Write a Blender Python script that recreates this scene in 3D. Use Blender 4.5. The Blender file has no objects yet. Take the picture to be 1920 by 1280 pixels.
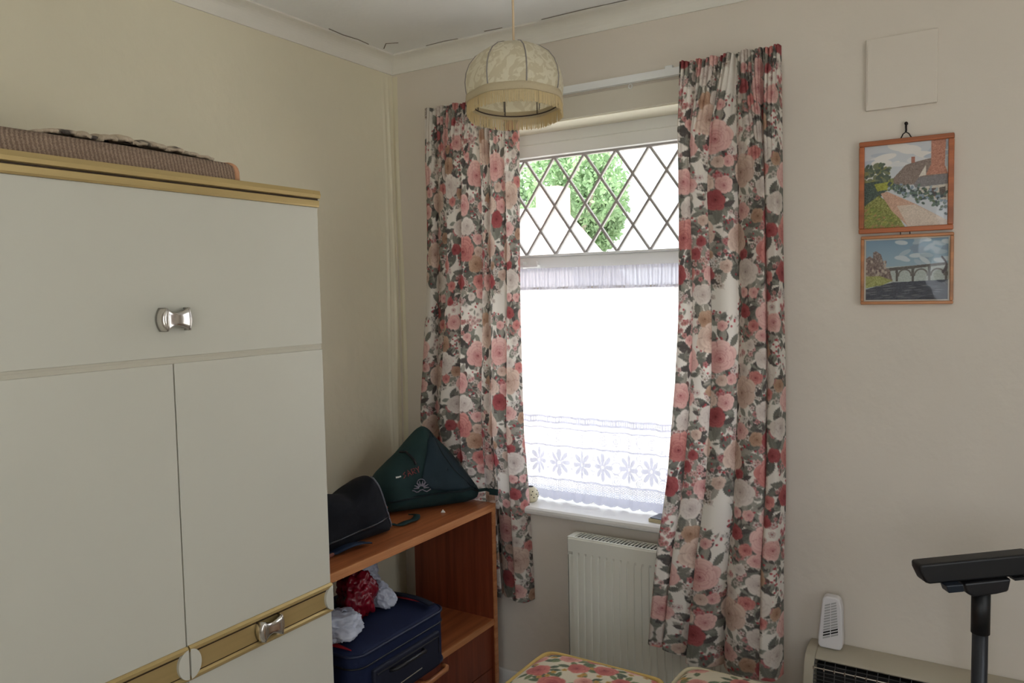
import bpy, math, random
import numpy as np
from mathutils import Vector, Matrix, noise

sc = bpy.context.scene
col = sc.collection
PI = math.pi
random.seed(7)
rng = np.random.default_rng(11)

# ------------------------------------------------------------ camera, world, light, exposure
def look_matrix(yaw, pitch, roll):
    f = Vector((-math.sin(yaw)*math.cos(pitch), math.cos(yaw)*math.cos(pitch), -math.sin(pitch)))
    r = Vector((math.cos(yaw), math.sin(yaw), 0)); u = r.cross(f)
    c, s = math.cos(roll), math.sin(roll)
    r2 = c*r + s*u; u2 = -s*r + c*u
    return Matrix((r2, u2, -f)).transposed().to_4x4()
camd = bpy.data.cameras.new('camera'); cam = bpy.data.objects.new('camera', camd); col.objects.link(cam)
camd.sensor_width = 36; camd.lens = 36*1476/1920; camd.clip_start = 0.05; camd.clip_end = 300
cam.matrix_world = Matrix.Translation((2.008, -2.389, 1.5)) @ look_matrix(math.radians(31.914), math.radians(3.553), math.radians(-1.16))
sc.camera = cam

w = bpy.data.worlds.new('sky'); sc.world = w; w.use_nodes = True
bg = w.node_tree.nodes['Background']; bg.inputs[0].default_value = (0.90, 0.95, 1.0, 1); bg.inputs[1].default_value = 3.2
sc.view_settings.view_transform = 'Standard'; sc.view_settings.look = 'None'
sc.view_settings.gamma = 1; sc.view_settings.use_curve_mapping = False
sc.view_settings.exposure = 0.02
sc.cycles.max_bounces = 14; sc.cycles.diffuse_bounces = 8; sc.cycles.transparent_max_bounces = 24
sc.cycles.caustics_reflective = False; sc.cycles.caustics_refractive = False
sc.cycles.sample_clamp_indirect = 6

def portal(name, loc, size, rot):
    l = bpy.data.lights.new(name, 'AREA'); l.shape = 'RECTANGLE'; l.size, l.size_y = size
    l.cycles.is_portal = True
    o = bpy.data.objects.new(name, l); o.location = loc; o.rotation_euler = rot; col.objects.link(o)
portal('window_daylight', (0.83, 0.27, 1.4), (0.98, 1.36), (-PI/2, 0, 0))
portal('side_fill_daylight', (3.07, -1.25, 1.5), (1.3, 1.0), (0, PI/2, 0))  # sky portal of the added, unseen side window
portal('back_fill_daylight', (2.25, -3.72, 1.27), (1.2, 1.85), (PI/2, 0, 0))  # sky portal of the added, unseen back window
sun = bpy.data.lights.new('sun', 'SUN'); sun.energy = 20; sun.angle = math.radians(0.6); sun.color = (1.0, 0.975, 0.93)
suno = bpy.data.objects.new('sun', sun); col.objects.link(suno)
suno.rotation_euler = Vector((0.80, 0.03, -0.60)).to_track_quat('-Z', 'Y').to_euler(); suno.location = (-3, -6, 8)

# ------------------------------------------------------------ materials
def lin(c):
    c = np.asarray(c, float)/255.0
    return np.where(c <= 0.04045, c/12.92, ((c+0.055)/1.055)**2.4)
def rgb(*c): return (*[float(v) for v in lin(c)], 1)
def mat(name, color, rough=0.6, metal=0.0, var=0.0, vscale=8, bump=0.0, bscale=60, stretch=(1,1,1), spec=0.5, transl=0.0, attr=None, coat=0.0, sheen=0.0):
    m = bpy.data.materials.new(name); m.use_nodes = True
    N = m.node_tree.nodes; L = m.node_tree.links; p = N['Principled BSDF']
    p.inputs['Roughness'].default_value = rough; p.inputs['Metallic'].default_value = metal
    p.inputs['Specular IOR Level'].default_value = spec
    p.inputs['Coat Weight'].default_value = coat
    p.inputs['Sheen Weight'].default_value = sheen
    p.inputs['Base Color'].default_value = color
    tc = N.new('ShaderNodeTexCoord'); mp = N.new('ShaderNodeMapping'); mp.inputs['Scale'].default_value = stretch
    L.new(tc.outputs['Object'], mp.inputs[0])
    csock = None
    if attr:
        a = N.new('ShaderNodeAttribute'); a.attribute_name = attr; csock = a.outputs['Color']
    if var > 0:
        nz = N.new('ShaderNodeTexNoise'); nz.inputs['Scale'].default_value = vscale; nz.inputs['Detail'].default_value = 5
        L.new(mp.outputs[0], nz.inputs['Vector'])
        mr = N.new('ShaderNodeMapRange'); mr.inputs[1].default_value = 0.3; mr.inputs[2].default_value = 0.7
        mr.inputs[3].default_value = 1-var; mr.inputs[4].default_value = 1+var*0.5
        L.new(nz.outputs['Fac'], mr.inputs[0])
        mx = N.new('ShaderNodeVectorMath'); mx.operation = 'SCALE'
        if csock: L.new(csock, mx.inputs[0])
        else: mx.inputs[0].default_value = color[:3]
        L.new(mr.outputs[0], mx.inputs['Scale']); csock = mx.outputs[0]
    if csock: L.new(csock, p.inputs['Base Color'])
    if bump > 0:
        nb = N.new('ShaderNodeTexNoise'); nb.inputs['Scale'].default_value = bscale; nb.inputs['Detail'].default_value = 4
        L.new(mp.outputs[0], nb.inputs['Vector'])
        b = N.new('ShaderNodeBump'); b.inputs['Strength'].default_value = 1; b.inputs['Distance'].default_value = bump
        L.new(nb.outputs['Fac'], b.inputs['Height']); L.new(b.outputs[0], p.inputs['Normal'])
    if transl > 0:
        t = N.new('ShaderNodeBsdfTranslucent'); mix = N.new('ShaderNodeMixShader'); mix.inputs[0].default_value = transl
        if csock: L.new(csock, t.inputs[0])
        else: t.inputs[0].default_value = color
        L.new(p.outputs[0], mix.inputs[1]); L.new(t.outputs[0], mix.inputs[2])
        L.new(mix.outputs[0], N['Material Output'].inputs[0])
    return m
def wood(name, dark, light, rough=0.4, axis=1, scale=1.0):
    m = mat(name, light, rough); N = m.node_tree.nodes; L = m.node_tree.links; p = N['Principled BSDF']
    st = [28, 28, 28]; st[axis] = 1.2
    mp = [n for n in N if n.type == 'MAPPING'][0]; mp.inputs['Scale'].default_value = [v*scale for v in st]
    nz = N.new('ShaderNodeTexNoise'); nz.inputs['Scale'].default_value = 1.6; nz.inputs['Detail'].default_value = 8; nz.inputs['Roughness'].default_value = 0.65
    L.new(mp.outputs[0], nz.inputs['Vector'])
    cr = N.new('ShaderNodeValToRGB'); cr.color_ramp.elements[0].position = 0.3; cr.color_ramp.elements[1].position = 0.72
    cr.color_ramp.elements[0].color = dark; cr.color_ramp.elements[1].color = light
    L.new(nz.outputs['Fac'], cr.inputs[0]); L.new(cr.outputs[0], p.inputs['Base Color'])
    return m

M = {}
def wallpaper(name, base):
    m = mat(name, base, 0.75, var=0.05, vscale=1.7, spec=0.25)
    N = m.node_tree.nodes; L = m.node_tree.links; p = N['Principled BSDF']
    tc = [n for n in N if n.type == 'TEX_COORD'][0]
    n1 = N.new('ShaderNodeTexNoise'); n1.inputs['Scale'].default_value = 38; n1.inputs['Detail'].default_value = 3
    n2 = N.new('ShaderNodeTexNoise'); n2.inputs['Scale'].default_value = 7; n2.inputs['Detail'].default_value = 2
    mp = N.new('ShaderNodeMapping'); mp.inputs['Scale'].default_value = (1, 1, 0.8)
    L.new(tc.outputs['Object'], mp.inputs[0]); L.new(mp.outputs[0], n1.inputs[0]); L.new(mp.outputs[0], n2.inputs[0])
    b1 = N.new('ShaderNodeBump'); b1.inputs['Distance'].default_value = 0.0014; L.new(n1.outputs[0], b1.inputs['Height'])
    b2 = N.new('ShaderNodeBump'); b2.inputs['Distance'].default_value = 0.006; L.new(n2.outputs[0], b2.inputs['Height'])
    L.new(b1.outputs[0], b2.inputs['Normal']); L.new(b2.outputs[0], p.inputs['Normal'])
    return m
M['wall'] = wallpaper('magnolia_wallpaper', rgb(218, 210, 199))
M['wall_l'] = wallpaper('cream_embossed_wallpaper', rgb(224, 218, 196))
M['ceiling'] = mat('ceiling_paint', rgb(236, 238, 238), 0.8, var=0.04, vscale=3, bump=0.001, bscale=30)
M['cove'] = mat('cove_paint', rgb(228, 226, 218), 0.6, var=0.03, vscale=9)
M['gloss'] = mat('white_gloss', rgb(232, 231, 228), 0.3, var=0.03, vscale=6)
M['frame_w'] = mat('window_white', rgb(238, 240, 240), 0.35)
M['carpet'] = mat('carpet', rgb(176, 170, 162), 0.95, var=0.2, vscale=90, bump=0.003, bscale=300)
M['wardrobe'] = mat('wardrobe_white', rgb(208, 206, 193), 0.42, var=0.03, vscale=2.5)
M['wardrobe_in'] = mat('wardrobe_side', rgb(205, 200, 184), 0.5)
M['brass'] = mat('brass_trim', rgb(200, 176, 122), 0.42, 0.55, var=0.1, vscale=5, stretch=(1, .3, 12))
M['brassd'] = mat('brass_groove', rgb(60, 42, 22), 0.5, 0.3)
M['chrome'] = mat('chrome', rgb(215, 210, 204), 0.2, 1.0)
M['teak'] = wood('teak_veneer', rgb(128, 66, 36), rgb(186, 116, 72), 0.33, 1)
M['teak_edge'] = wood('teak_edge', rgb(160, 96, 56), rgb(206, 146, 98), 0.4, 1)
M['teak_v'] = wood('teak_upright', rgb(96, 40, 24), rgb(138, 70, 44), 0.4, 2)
M['pane'] = None
def glass(name, tint=(1, 1, 1, 1), gl=0.06, rough=0.0):
    m = bpy.data.materials.new(name); m.use_nodes = True; N = m.node_tree.nodes; L = m.node_tree.links; N.remove(N['Principled BSDF'])
    t = N.new('ShaderNodeBsdfTransparent'); t.inputs[0].default_value = tint
    g = N.new('ShaderNodeBsdfGlossy'); g.inputs['Roughness'].default_value = rough
    f = N.new('ShaderNodeFresnel'); f.inputs[0].default_value = 1.45
    mx = N.new('ShaderNodeMixShader'); ge = N.new('ShaderNodeNewGeometry'); sb = N.new('ShaderNodeMath'); sb.operation = 'SUBTRACT'; sb.inputs[0].default_value = 1; L.new(ge.outputs['Backfacing'], sb.inputs[1])
    ml = N.new('ShaderNodeMath'); ml.operation = 'MULTIPLY'; L.new(f.outputs[0], ml.inputs[0]); L.new(sb.outputs[0], ml.inputs[1])
    L.new(ml.outputs[0], mx.inputs[0]); L.new(t.outputs[0], mx.inputs[1]); L.new(g.outputs[0], mx.inputs[2])
    L.new(mx.outputs[0], N['Material Output'].inputs[0]); return m
M['glass'] = glass('window_glass')
M['picture_glass'] = glass('picture_glass', rough=0.03)
M['lead'] = mat('lead_strip', rgb(176, 172, 170), 0.6, 0.0)  # lead lightened, window glare put into its colour
M['black'] = mat('black_plastic', rgb(24, 24, 27), 0.4)
M['darkgap'] = mat('dark_gap', rgb(20, 18, 18), 0.8)
M['radiator'] = mat('radiator_enamel', rgb(222, 222, 212), 0.35)
M['heater'] = mat('heater_beige', rgb(176, 168, 150), 0.45)
M['white_plastic'] = mat('white_plastic', rgb(222, 220, 222), 0.4)

# ------------------------------------------------------------ mesh helpers
ORG = {}
def org(p):
    return ORG.get(p.name, Vector((0, 0, 0))) if p is not None else Vector((0, 0, 0))
class MB:
    def __init__(s): s.v = []; s.f = []; s.mi = []; s.cur = 0
    def add(s, vs, fs):
        o = len(s.v); s.v += [tuple(v) for v in vs]; s.f += [tuple(i+o for i in f) for f in fs]; s.mi += [s.cur]*len(fs); return s
    def box(s, x0, x1, y0, y1, z0, z1):
        return s.add([(x0,y0,z0),(x1,y0,z0),(x1,y1,z0),(x0,y1,z0),(x0,y0,z1),(x1,y0,z1),(x1,y1,z1),(x0,y1,z1)],
                     [(0,3,2,1),(4,5,6,7),(0,1,5,4),(1,2,6,5),(2,3,7,6),(3,0,4,7)])
    def prism(s, poly, axis, a, b):
        n = len(poly)
        def P(u, v, w): return {'x': (w,u,v), 'y': (u,w,v), 'z': (u,v,w)}[axis]
        vs = [P(u,v,a) for u,v in poly] + [P(u,v,b) for u,v in poly]
        return s.add(vs, [tuple(range(n))[::-1], tuple(range(n,2*n))] + [(i,(i+1)%n,n+(i+1)%n,n+i) for i in range(n)])
    def tube(s, pts, r, n=8, closed=False, caps=True):
        pts = [Vector(p) for p in pts]; m = len(pts); rs = r if isinstance(r, (list, tuple)) else [r]*m
        vs = []; up = None
        for i, p in enumerate(pts):
            a = pts[(i-1) % m] if (i > 0 or closed) else p; b = pts[(i+1) % m] if (i < m-1 or closed) else p
            d = (b-a).normalized()
            if up is None: up = Vector((0,0,1)) if abs(d.z) < 0.9 else Vector((1,0,0))
            u = d.cross(up); 
            if u.length < 1e-5: u = d.cross(Vector((0,1,0)))
            u.normalize(); v = u.cross(d).normalized(); up = v
            for k in range(n):
                t = 2*PI*k/n; vs.append(p + (u*math.cos(t) + v*math.sin(t))*rs[i])
        fs = []
        for i in range(m if closed else m-1):
            for k in range(n):
                j = (i+1) % m; fs.append((i*n+k, i*n+(k+1)%n, j*n+(k+1)%n, j*n+k))
        if not closed and caps: fs += [tuple(range(n))[::-1], tuple((m-1)*n+k for k in range(n))]
        return s.add(vs, fs)
    def lathe(s, prof, c=(0,0,0), n=48, rfun=None, cap=False):
        vs = []
        for r, z in prof:
            for k in range(n):
                t = 2*PI*k/n; rr = r*(rfun(t, z) if rfun else 1)
                vs.append((c[0]+rr*math.cos(t), c[1]+rr*math.sin(t), c[2]+z))
        fs = [(i*n+k, i*n+(k+1)%n, (i+1)*n+(k+1)%n, (i+1)*n+k) for i in range(len(prof)-1) for k in range(n)]
        if cap: fs += [tuple(range(n))[::-1], tuple((len(prof)-1)*n+k for k in range(n))]
        return s.add(vs, fs)
    def grid(s, P, wrap=False):
        P = np.asarray(P); h, w_ = P.shape[:2]; o = len(s.v)
        s.v += [tuple(p) for p in P.reshape(-1, 3).tolist()]
        fs = []
        for i in range(h-1):
            for j in range(w_ if wrap else w_-1):
                k = (j+1) % w_; fs.append((o+i*w_+j, o+i*w_+k, o+(i+1)*w_+k, o+(i+1)*w_+j))
        s.f += fs; s.mi += [s.cur]*len(fs); return s
    def build(s, name, m, parent=None, smooth=False, bevel=0, seg=2, subsurf=0, solid=0, rot=None, autosmooth=None):
        me = bpy.data.meshes.new(name); L = org(parent) if parent is not None else Vector((0,0,0))
        me.from_pydata([(x-L.x, y-L.y, z-L.z) for x, y, z in s.v], [], s.f)
        for mm in (m if isinstance(m, (list, tuple)) else [m]): me.materials.append(mm)
        if isinstance(m, (list, tuple)): me.polygons.foreach_set('material_index', s.mi)
        if smooth: me.polygons.foreach_set('use_smooth', [True]*len(me.polygons))
        me.update()
        o = bpy.data.objects.new(name, me); col.objects.link(o)
        if parent is not None: o.parent = parent
        ORG[o.name] = L
        if solid: mo = o.modifiers.new('thick', 'SOLIDIFY'); mo.thickness = solid; mo.offset = 0
        if bevel:
            mo = o.modifiers.new('edge', 'BEVEL'); mo.width = bevel; mo.segments = seg; mo.limit_method = 'ANGLE'; mo.angle_limit = math.radians(40)
            mo.harden_normals = True
            me.polygons.foreach_set('use_smooth', [True]*len(me.polygons))
        if subsurf: mo = o.modifiers.new('smooth', 'SUBSURF'); mo.levels = mo.render_levels = subsurf
        return o
def B(x0, x1, y0, y1, z0, z1): return MB().box(x0, x1, y0, y1, z0, z1)
def thing(name, loc, label, cat, group=None, kind=None):
    o = bpy.data.objects.new(name, None); col.objects.link(o); o.location = loc; o.empty_display_size = 0.05
    ORG[o.name] = Vector(loc)
    if label: o['label'] = label
    if cat: o['category'] = cat
    if group: o['group'] = group
    if kind: o['kind'] = kind
    return o
def tag(o, label, cat, group=None):
    o['label'] = label; o['category'] = cat
    if group: o['group'] = group
    return o
def struct(o, label=None):
    o['kind'] = 'structure'
    if label: o['label'] = label
    return o
def paint(o, cols, name='paint'):
    a = o.data.color_attributes.new(name, 'FLOAT_COLOR', 'POINT')
    c = np.ones((len(o.data.vertices), 4), np.float32); c[:, :3] = cols.reshape(-1, 3); a.data.foreach_set('color', c.ravel())

# ------------------------------------------------------------ pattern painter (periodic canvas, colours in sRGB 0-255)
class Canvas:
    def __init__(s, W, H, res, base, periodic=True):
        s.W, s.H, s.res, s.per = W, H, res, periodic
        s.nx, s.ny = int(round(W/res)), int(round(H/res)); s.a = np.zeros((s.ny, s.nx, 3)) + np.array(base, float)
    def win(s, cx, cy, R):
        i0, i1 = int((cx-R)/s.res), int((cx+R)/s.res)+2; j0, j1 = int((cy-R)/s.res), int((cy+R)/s.res)+2
        ii = np.arange(i0, i1); jj = np.arange(j0, j1)
        X, Y = np.meshgrid(ii*s.res-cx, jj*s.res-cy)
        if s.per: return jj % s.ny, ii % s.nx, X, Y
        ki = (ii >= 0) & (ii < s.nx); kj = (jj >= 0) & (jj < s.ny)
        return jj[kj], ii[ki], X[np.ix_(kj, ki)], Y[np.ix_(kj, ki)]
    def put(s, jj, ii, alpha, colr):
        if len(jj) == 0 or len(ii) == 0: return
        ix = np.ix_(jj, ii); al = np.clip(alpha, 0, 1)[..., None]; s.a[ix] = s.a[ix]*(1-al) + colr*al
    def ell(s, cx, cy, a, b, th, c, edge=None, soft=None, vein=None, light=None):
        jj, ii, X, Y = s.win(cx, cy, max(a, b)*1.15+s.res*2)
        u = X*math.cos(th)+Y*math.sin(th); v = -X*math.sin(th)+Y*math.cos(th)
        q = np.sqrt((u/a)**2+(v/b)**2); sf = s.res*0.9/min(a, b)
        C = np.zeros(q.shape+(3,)) + np.array(c, float)
        if light is not None:
            t = np.clip((u/a+1)/2, 0, 1)[..., None]; C = C*(1-t)+np.array(light, float)*t
        if edge is not None:
            t = np.clip((q-0.80)/0.2, 0, 1)[..., None]; C = C*(1-t*.8)+np.array(edge, float)*t*.8
        s.put(jj, ii, (1-q)/sf+0.5, C)
    def leaf(s, cx, cy, L, wd, th, c, vein):
        jj, ii, X, Y = s.win(cx, cy, L*1.05)
        u = X*math.cos(th)+Y*math.sin(th); v = -X*math.sin(th)+Y*math.cos(th); t = np.clip(u/L, -1, 1)
        hw = wd*(1-t**2)*(1+0.12*np.sin(u/L*22)) ; d = hw-np.abs(v)
        C = np.zeros(d.shape+(3,)) + np.array(c, float)
        k = np.clip(1-np.abs(v)/(s.res*0.9), 0, 1)[..., None]; C = C*(1-k*.6)+np.array(vein, float)*k*.6
        k2 = (np.abs(np.sin((u-np.abs(v)*1.2)/L*12)) > .93)[..., None]*0.35; C = C*(1-k2)+np.array(vein, float)*k2
        s.put(jj, ii, d/s.res+0.5, C)
    def rose(s, cx, cy, r, pal, g):
        dk, md, lt = [np.array(p, float) for p in pal]; ox, oy = cx, cy
        drift = g.random()*6.28
        for i, (f, n) in enumerate(((1.0, 6), (.84, 5), (.70, 5), (.56, 5), (.43, 4), (.31, 3), (.20, 3), (.10, 2))):
            R = r*f; ph = g.random()*6.28; jj, ii, X, Y = s.win(ox, oy, R*1.1+s.res); rho = np.hypot(X, Y); th = np.arctan2(Y, X)
            c_ = np.abs(np.cos(n/2*(th+ph))); Rt = R*(.84+.16*c_**.45)*(1+.05*np.sin(3*th+ph*2)); q = rho/Rt
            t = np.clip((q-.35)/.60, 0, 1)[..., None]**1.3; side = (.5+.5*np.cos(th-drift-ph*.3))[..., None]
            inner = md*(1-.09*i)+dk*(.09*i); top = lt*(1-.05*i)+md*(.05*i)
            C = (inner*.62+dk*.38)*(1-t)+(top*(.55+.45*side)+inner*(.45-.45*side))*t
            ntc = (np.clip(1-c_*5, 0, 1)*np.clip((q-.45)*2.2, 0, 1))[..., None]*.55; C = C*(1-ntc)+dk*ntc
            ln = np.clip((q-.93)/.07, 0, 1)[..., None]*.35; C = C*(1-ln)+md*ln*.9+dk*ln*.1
            s.put(jj, ii, (1-q)*Rt/s.res*.8+.5, C)
            ox += R*.05*g.normal(); oy += R*.05*g.normal()
        s.ell(ox, oy, r*.05, r*.04, 0, dk*.8)
    def blossom(s, cx, cy, r, c, cc, g):
        ph = g.random()*6
        for i in range(5): t = ph+i*2*PI/5; s.ell(cx+.55*r*math.cos(t), cy+.55*r*math.sin(t), r*.5, r*.42, t, np.array(c)*.78, edge=np.array(cc)*.9+10, light=c)
        s.ell(cx, cy, r*.2, r*.2, 0, cc)
    def sample(s, U, V):
        i = (U/s.res); j = (V/s.res)
        i0 = np.floor(i).astype(int); j0 = np.floor(j).astype(int); fi = (i-i0)[..., None]; fj = (j-j0)[..., None]
        if s.per: f = lambda J, I: s.a[J % s.ny, I % s.nx]
        else: f = lambda J, I: s.a[np.clip(J, 0, s.ny-1), np.clip(I, 0, s.nx-1)]
        c = (f(j0,i0)*(1-fi)+f(j0,i0+1)*fi)*(1-fj)+(f(j0+1,i0)*(1-fi)+f(j0+1,i0+1)*fi)*fj
        return lin(np.clip(c, 0, 255))

PINK = ((156,84,88),(206,150,146),(240,210,202)); RED = ((104,42,50),(144,66,72),(184,108,106)); DUSK = ((140,106,94),(194,164,150),(232,214,200))
WHITE = ((158,138,134),(206,194,186),(234,228,220)); TAN = ((116,84,66),(164,126,104),(202,174,152)); ROSE = ((124,54,60),(180,102,100),(228,172,162))
def chintz(W, H, res, seed):
    g = np.random.default_rng(seed); c = Canvas(W, H, res, (232, 227, 219))
    big = []
    def free(x, y, r, lst, k=0.86):
        for (a, b, q) in lst:
            dx = abs(x-a); dx = min(dx, W-dx); dy = abs(y-b); dy = min(dy, H-dy)
            if math.hypot(dx, dy) < (r+q)*k: return False
        return True
    for (r0, r1, tries, mx) in ((.040, .050, 400, 13), (.026, .034, 900, 20), (.016, .022, 2500, 34)):
        n = 0
        for _ in range(tries):
            x, y, r = g.random()*W, g.random()*H, r0+(r1-r0)*g.random()
            if free(x, y, r, big, .84): big.append((x, y, r)); n += 1
            if n >= mx: break
    leafc = [((136,138,128),(166,166,156)), ((104,104,98),(134,132,126)), ((156,152,142),(184,178,168)), ((120,120,112),(150,148,138)), ((86,82,80),(116,110,106))]
    for (x, y, r) in big:   # grey-brown printed ground behind the bunches
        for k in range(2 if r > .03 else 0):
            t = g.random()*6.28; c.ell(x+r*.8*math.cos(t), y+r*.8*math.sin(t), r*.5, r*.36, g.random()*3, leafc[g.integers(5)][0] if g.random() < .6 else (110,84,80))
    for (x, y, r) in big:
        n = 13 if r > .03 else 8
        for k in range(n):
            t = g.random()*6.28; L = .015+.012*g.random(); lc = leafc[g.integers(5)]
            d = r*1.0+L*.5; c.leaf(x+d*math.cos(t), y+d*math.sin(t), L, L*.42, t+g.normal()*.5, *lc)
    for k in range(int(290*W*H/.384)):
        x, y = g.random()*W, g.random()*H; kind = g.random()
        if kind < .45:
            cc = [(240,232,226),(232,190,186),(214,150,150),(226,214,206)][g.integers(4)]; ctr = [(150,60,66),(120,96,70),(110,110,100)][g.integers(3)]
            for q in range(4): c.blossom(x+g.normal()*.012, y+g.normal()*.012, .0062+.003*g.random(), cc, ctr, g)
        elif kind < .75:
            for q in range(5): a, b = x+g.normal()*.012, y+g.normal()*.012; c.ell(a, b, .0034, .003, 0, (146,48,58), light=(206,110,112))
            for q in range(3): t = g.random()*6.28; c.leaf(x+.014*math.cos(t), y+.014*math.sin(t), .010, .0035, t, *leafc[g.integers(5)])
        else:
            for q in range(6): t = g.random()*6.28; c.leaf(x+.012*math.cos(t), y+.012*math.sin(t), .012, .0045, t, *leafc[g.integers(5)])
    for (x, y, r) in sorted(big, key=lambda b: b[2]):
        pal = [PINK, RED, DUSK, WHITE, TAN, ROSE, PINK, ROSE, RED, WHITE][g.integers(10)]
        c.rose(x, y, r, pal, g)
    return c

# ------------------------------------------------------------ the room
XR, YB, ZC = 2.95, -3.6, 2.40
WX0, WX1, WZ0, WZ1 = 0.34, 1.32, 0.715, 2.078      # opening of the front window
def wall_with_hole(name, m, a0, a1, z0, z1, hx0, hx1, hz0, hz1, y0, y1, label):
    mb = MB()
    mb.box(a0, hx0, y0, y1, z0, z1); mb.box(hx1, a1, y0, y1, z0, z1)
    mb.box(hx0, hx1, y0, y1, z0, hz0); mb.box(hx0, hx1, y0, y1, hz1, z1)
    return struct(mb.build(name, m), label)
struct(B(-0.3, XR+0.3, YB-0.3, 0.3, -0.12, 0).build('floor', M['carpet']), 'beige carpeted floor')
struct(B(-0.3, XR+0.3, YB-0.3, 0.3, ZC, ZC+0.15).build('ceiling', M['ceiling']), 'off-white painted ceiling')
struct(B(-0.3, 0, YB, 0.0, 0, ZC).build('wall_left', M['wall_l']), 'cream wall with embossed paper behind the wardrobe')
wall_with_hole('wall_front', M['wall'], -0.3, XR+0.3, 0, ZC, WX0, WX1, WZ0, WZ1, 0, 0.3, 'magnolia wall holding the window')
wall_with_hole('wall_back', M['wall'], -0.3, XR+0.3, 0, ZC, 1.65, 2.85, 0.35, 2.2, YB-0.3, YB, None)
SWY0, SWY1 = -1.75, -0.75
mb = MB(); mb.box(XR, XR+.3, YB, SWY0, 0, ZC); mb.box(XR, XR+.3, SWY1, 0, 0, ZC); mb.box(XR, XR+.3, SWY0, SWY1, 0, .85); mb.box(XR, XR+.3, SWY0, SWY1, 2.15, ZC)
struct(mb.build('wall_right', M['wall']))
# coving: quarter-round scotia
cp = [(0, ZC-0.056)] + [(0.056-0.052*math.cos(t*PI/16), ZC-0.056+0.052*math.sin(t*PI/16)) for t in range(1, 8)] + [(0.056, ZC), (0, ZC)]
cp = [(0.0, ZC-0.058), (0.006, ZC-0.058), (0.008, ZC-0.05)] + [(0.008+0.044*(1-math.cos(t*PI/16)), ZC-0.05+0.042*math.sin(t*PI/16)) for t in range(1, 9)] + [(0.06, ZC-0.006), (0.06, ZC), (0, ZC)]
struct(MB().prism(cp, 'y', YB, 0.0).build('trim_1', M['cove']), 'white coving along the left wall')
struct(MB().prism([(-a, b) for a, b in cp][::-1], 'x', 0.0, XR).build('trim_2', M['cove']), 'white coving above the window wall')
struct(B(0.0, 0.015, YB, 0, 0, 0.11).build('baseboard_left', M['gloss'], bevel=.004))
struct(B(0.0, XR, -0.015, 0, 0, 0.11).build('baseboard_front', M['gloss'], bevel=.004))
# wrinkled wallpaper bulging out along the corner
for k, (xx, yy, wd, hh, z0, z1, ph) in enumerate([(0, -0.055, .012, .005, .85, 2.33, 0.3), (0, -0.022, .010, .007, .8, 2.335, 1.7), (0.018, 0, .012, .006, .8, 2.335, 2.6)]):
    n = 60; P = np.zeros((n, 9, 3))
    for i in range(n):
        z = z0+(z1-z0)*i/(n-1); amp = hh*math.sin(PI*i/(n-1))**.4*(0.7+.3*math.sin(z*9+ph)); sh = .006*math.sin(z*4+ph)
        for j in range(9):
            t = j/8*2-1; b = amp*(math.cos(t*PI)+1)/2
            P[i, j] = (b+.0003, yy+sh+t*wd, z) if xx == 0 else (xx+sh+t*wd, -b-.0003, z)
    struct(MB().grid(P).build('trim_%d' % (3+k), M['wall_l'], smooth=True), 'raised wrinkle in the wallpaper at the room corner')

for k, (pts) in enumerate([[(.064,-.20),(.070,-.26),(.062,-.33),(.068,-.40)], [(.075,-.13),(.12,-.17),(.16,-.15)], [(.22,-.066),(.30,-.070),(.36,-.064)], [(.48,-.075),(.55,-.070)], [(.70,-.063),(.85,-.066),(1.02,-.062),(1.2,-.066),(1.45,-.062)]]):
    struct(MB().tube([(a, b, ZC-.0005) for a, b in pts], .0018, 5).build('trim_%d' % (11+k), mat('crack_dirt', rgb(120, 116, 106), .9) if k == 0 else bpy.data.materials['crack_dirt']), 'dirty crack where the coving meets the ceiling')

struct(B(WX0, WX1, 0.0005, 0.134, WZ1-.004, WZ1-.0002).build('trim_7', mat('lightened_reveal_paint', rgb(244, 240, 222), .4)), 'cream painted underside of the window reveal, lightened for the light from below')  # lining paler than the wall, brightens the soffit in place of bounced light
# front window
win = struct(thing('window_1', (0.83, 0.15, WZ0), 'white framed window with diamond leaded top light', None))
fy0, fy1 = 0.135, 0.20
mb = MB()
mb.box(WX0, WX0+.05, fy0, fy1, WZ0, WZ1); mb.box(WX1-.05, WX1, fy0, fy1, WZ0, WZ1)
mb.box(WX0+.05, WX1-.05, fy0, fy1, WZ0, WZ0+.05); mb.box(WX0+.05, WX1-.05, fy0, fy1, 2.035, WZ1)
mb.build('window_frame', M['frame_w'], win, bevel=.006)
B(WX0+.05, WX1-.05, fy0-.01, fy1, 1.575, 1.628).build('transom', M['frame_w'], win, bevel=.006)
mb = MB()   # top light sash
a0, a1, b0, b1, t = WX0+.05, WX1-.05, 1.628, 2.035, .03
mb.box(a0, a0+t, fy0-.012, fy1-.01, b0, b1); mb.box(a1-t, a1, fy0-.012, fy1-.01, b0, b1)
mb.box(a0+t, a1-t, fy0-.012, fy1-.01, b1-.045, b1); mb.box(a0+t, a1-t, fy0-.012, fy1-.01, b0, b0+.008)
mb.build('top_sash', M['frame_w'], win, bevel=.005)
B(a0+.03, a1-.03, .158, .163, b0+.005, b1-.04).build('glass', M['glass'], win)
B(a0, a1, .168, .173, WZ0+.05, 1.575).build('glass', M['glass'], win)
B(a0+.028, a1-.028, .150, .168, b1-.052, b1-.045).build('glazing_gasket', M['lead'], win)
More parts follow.
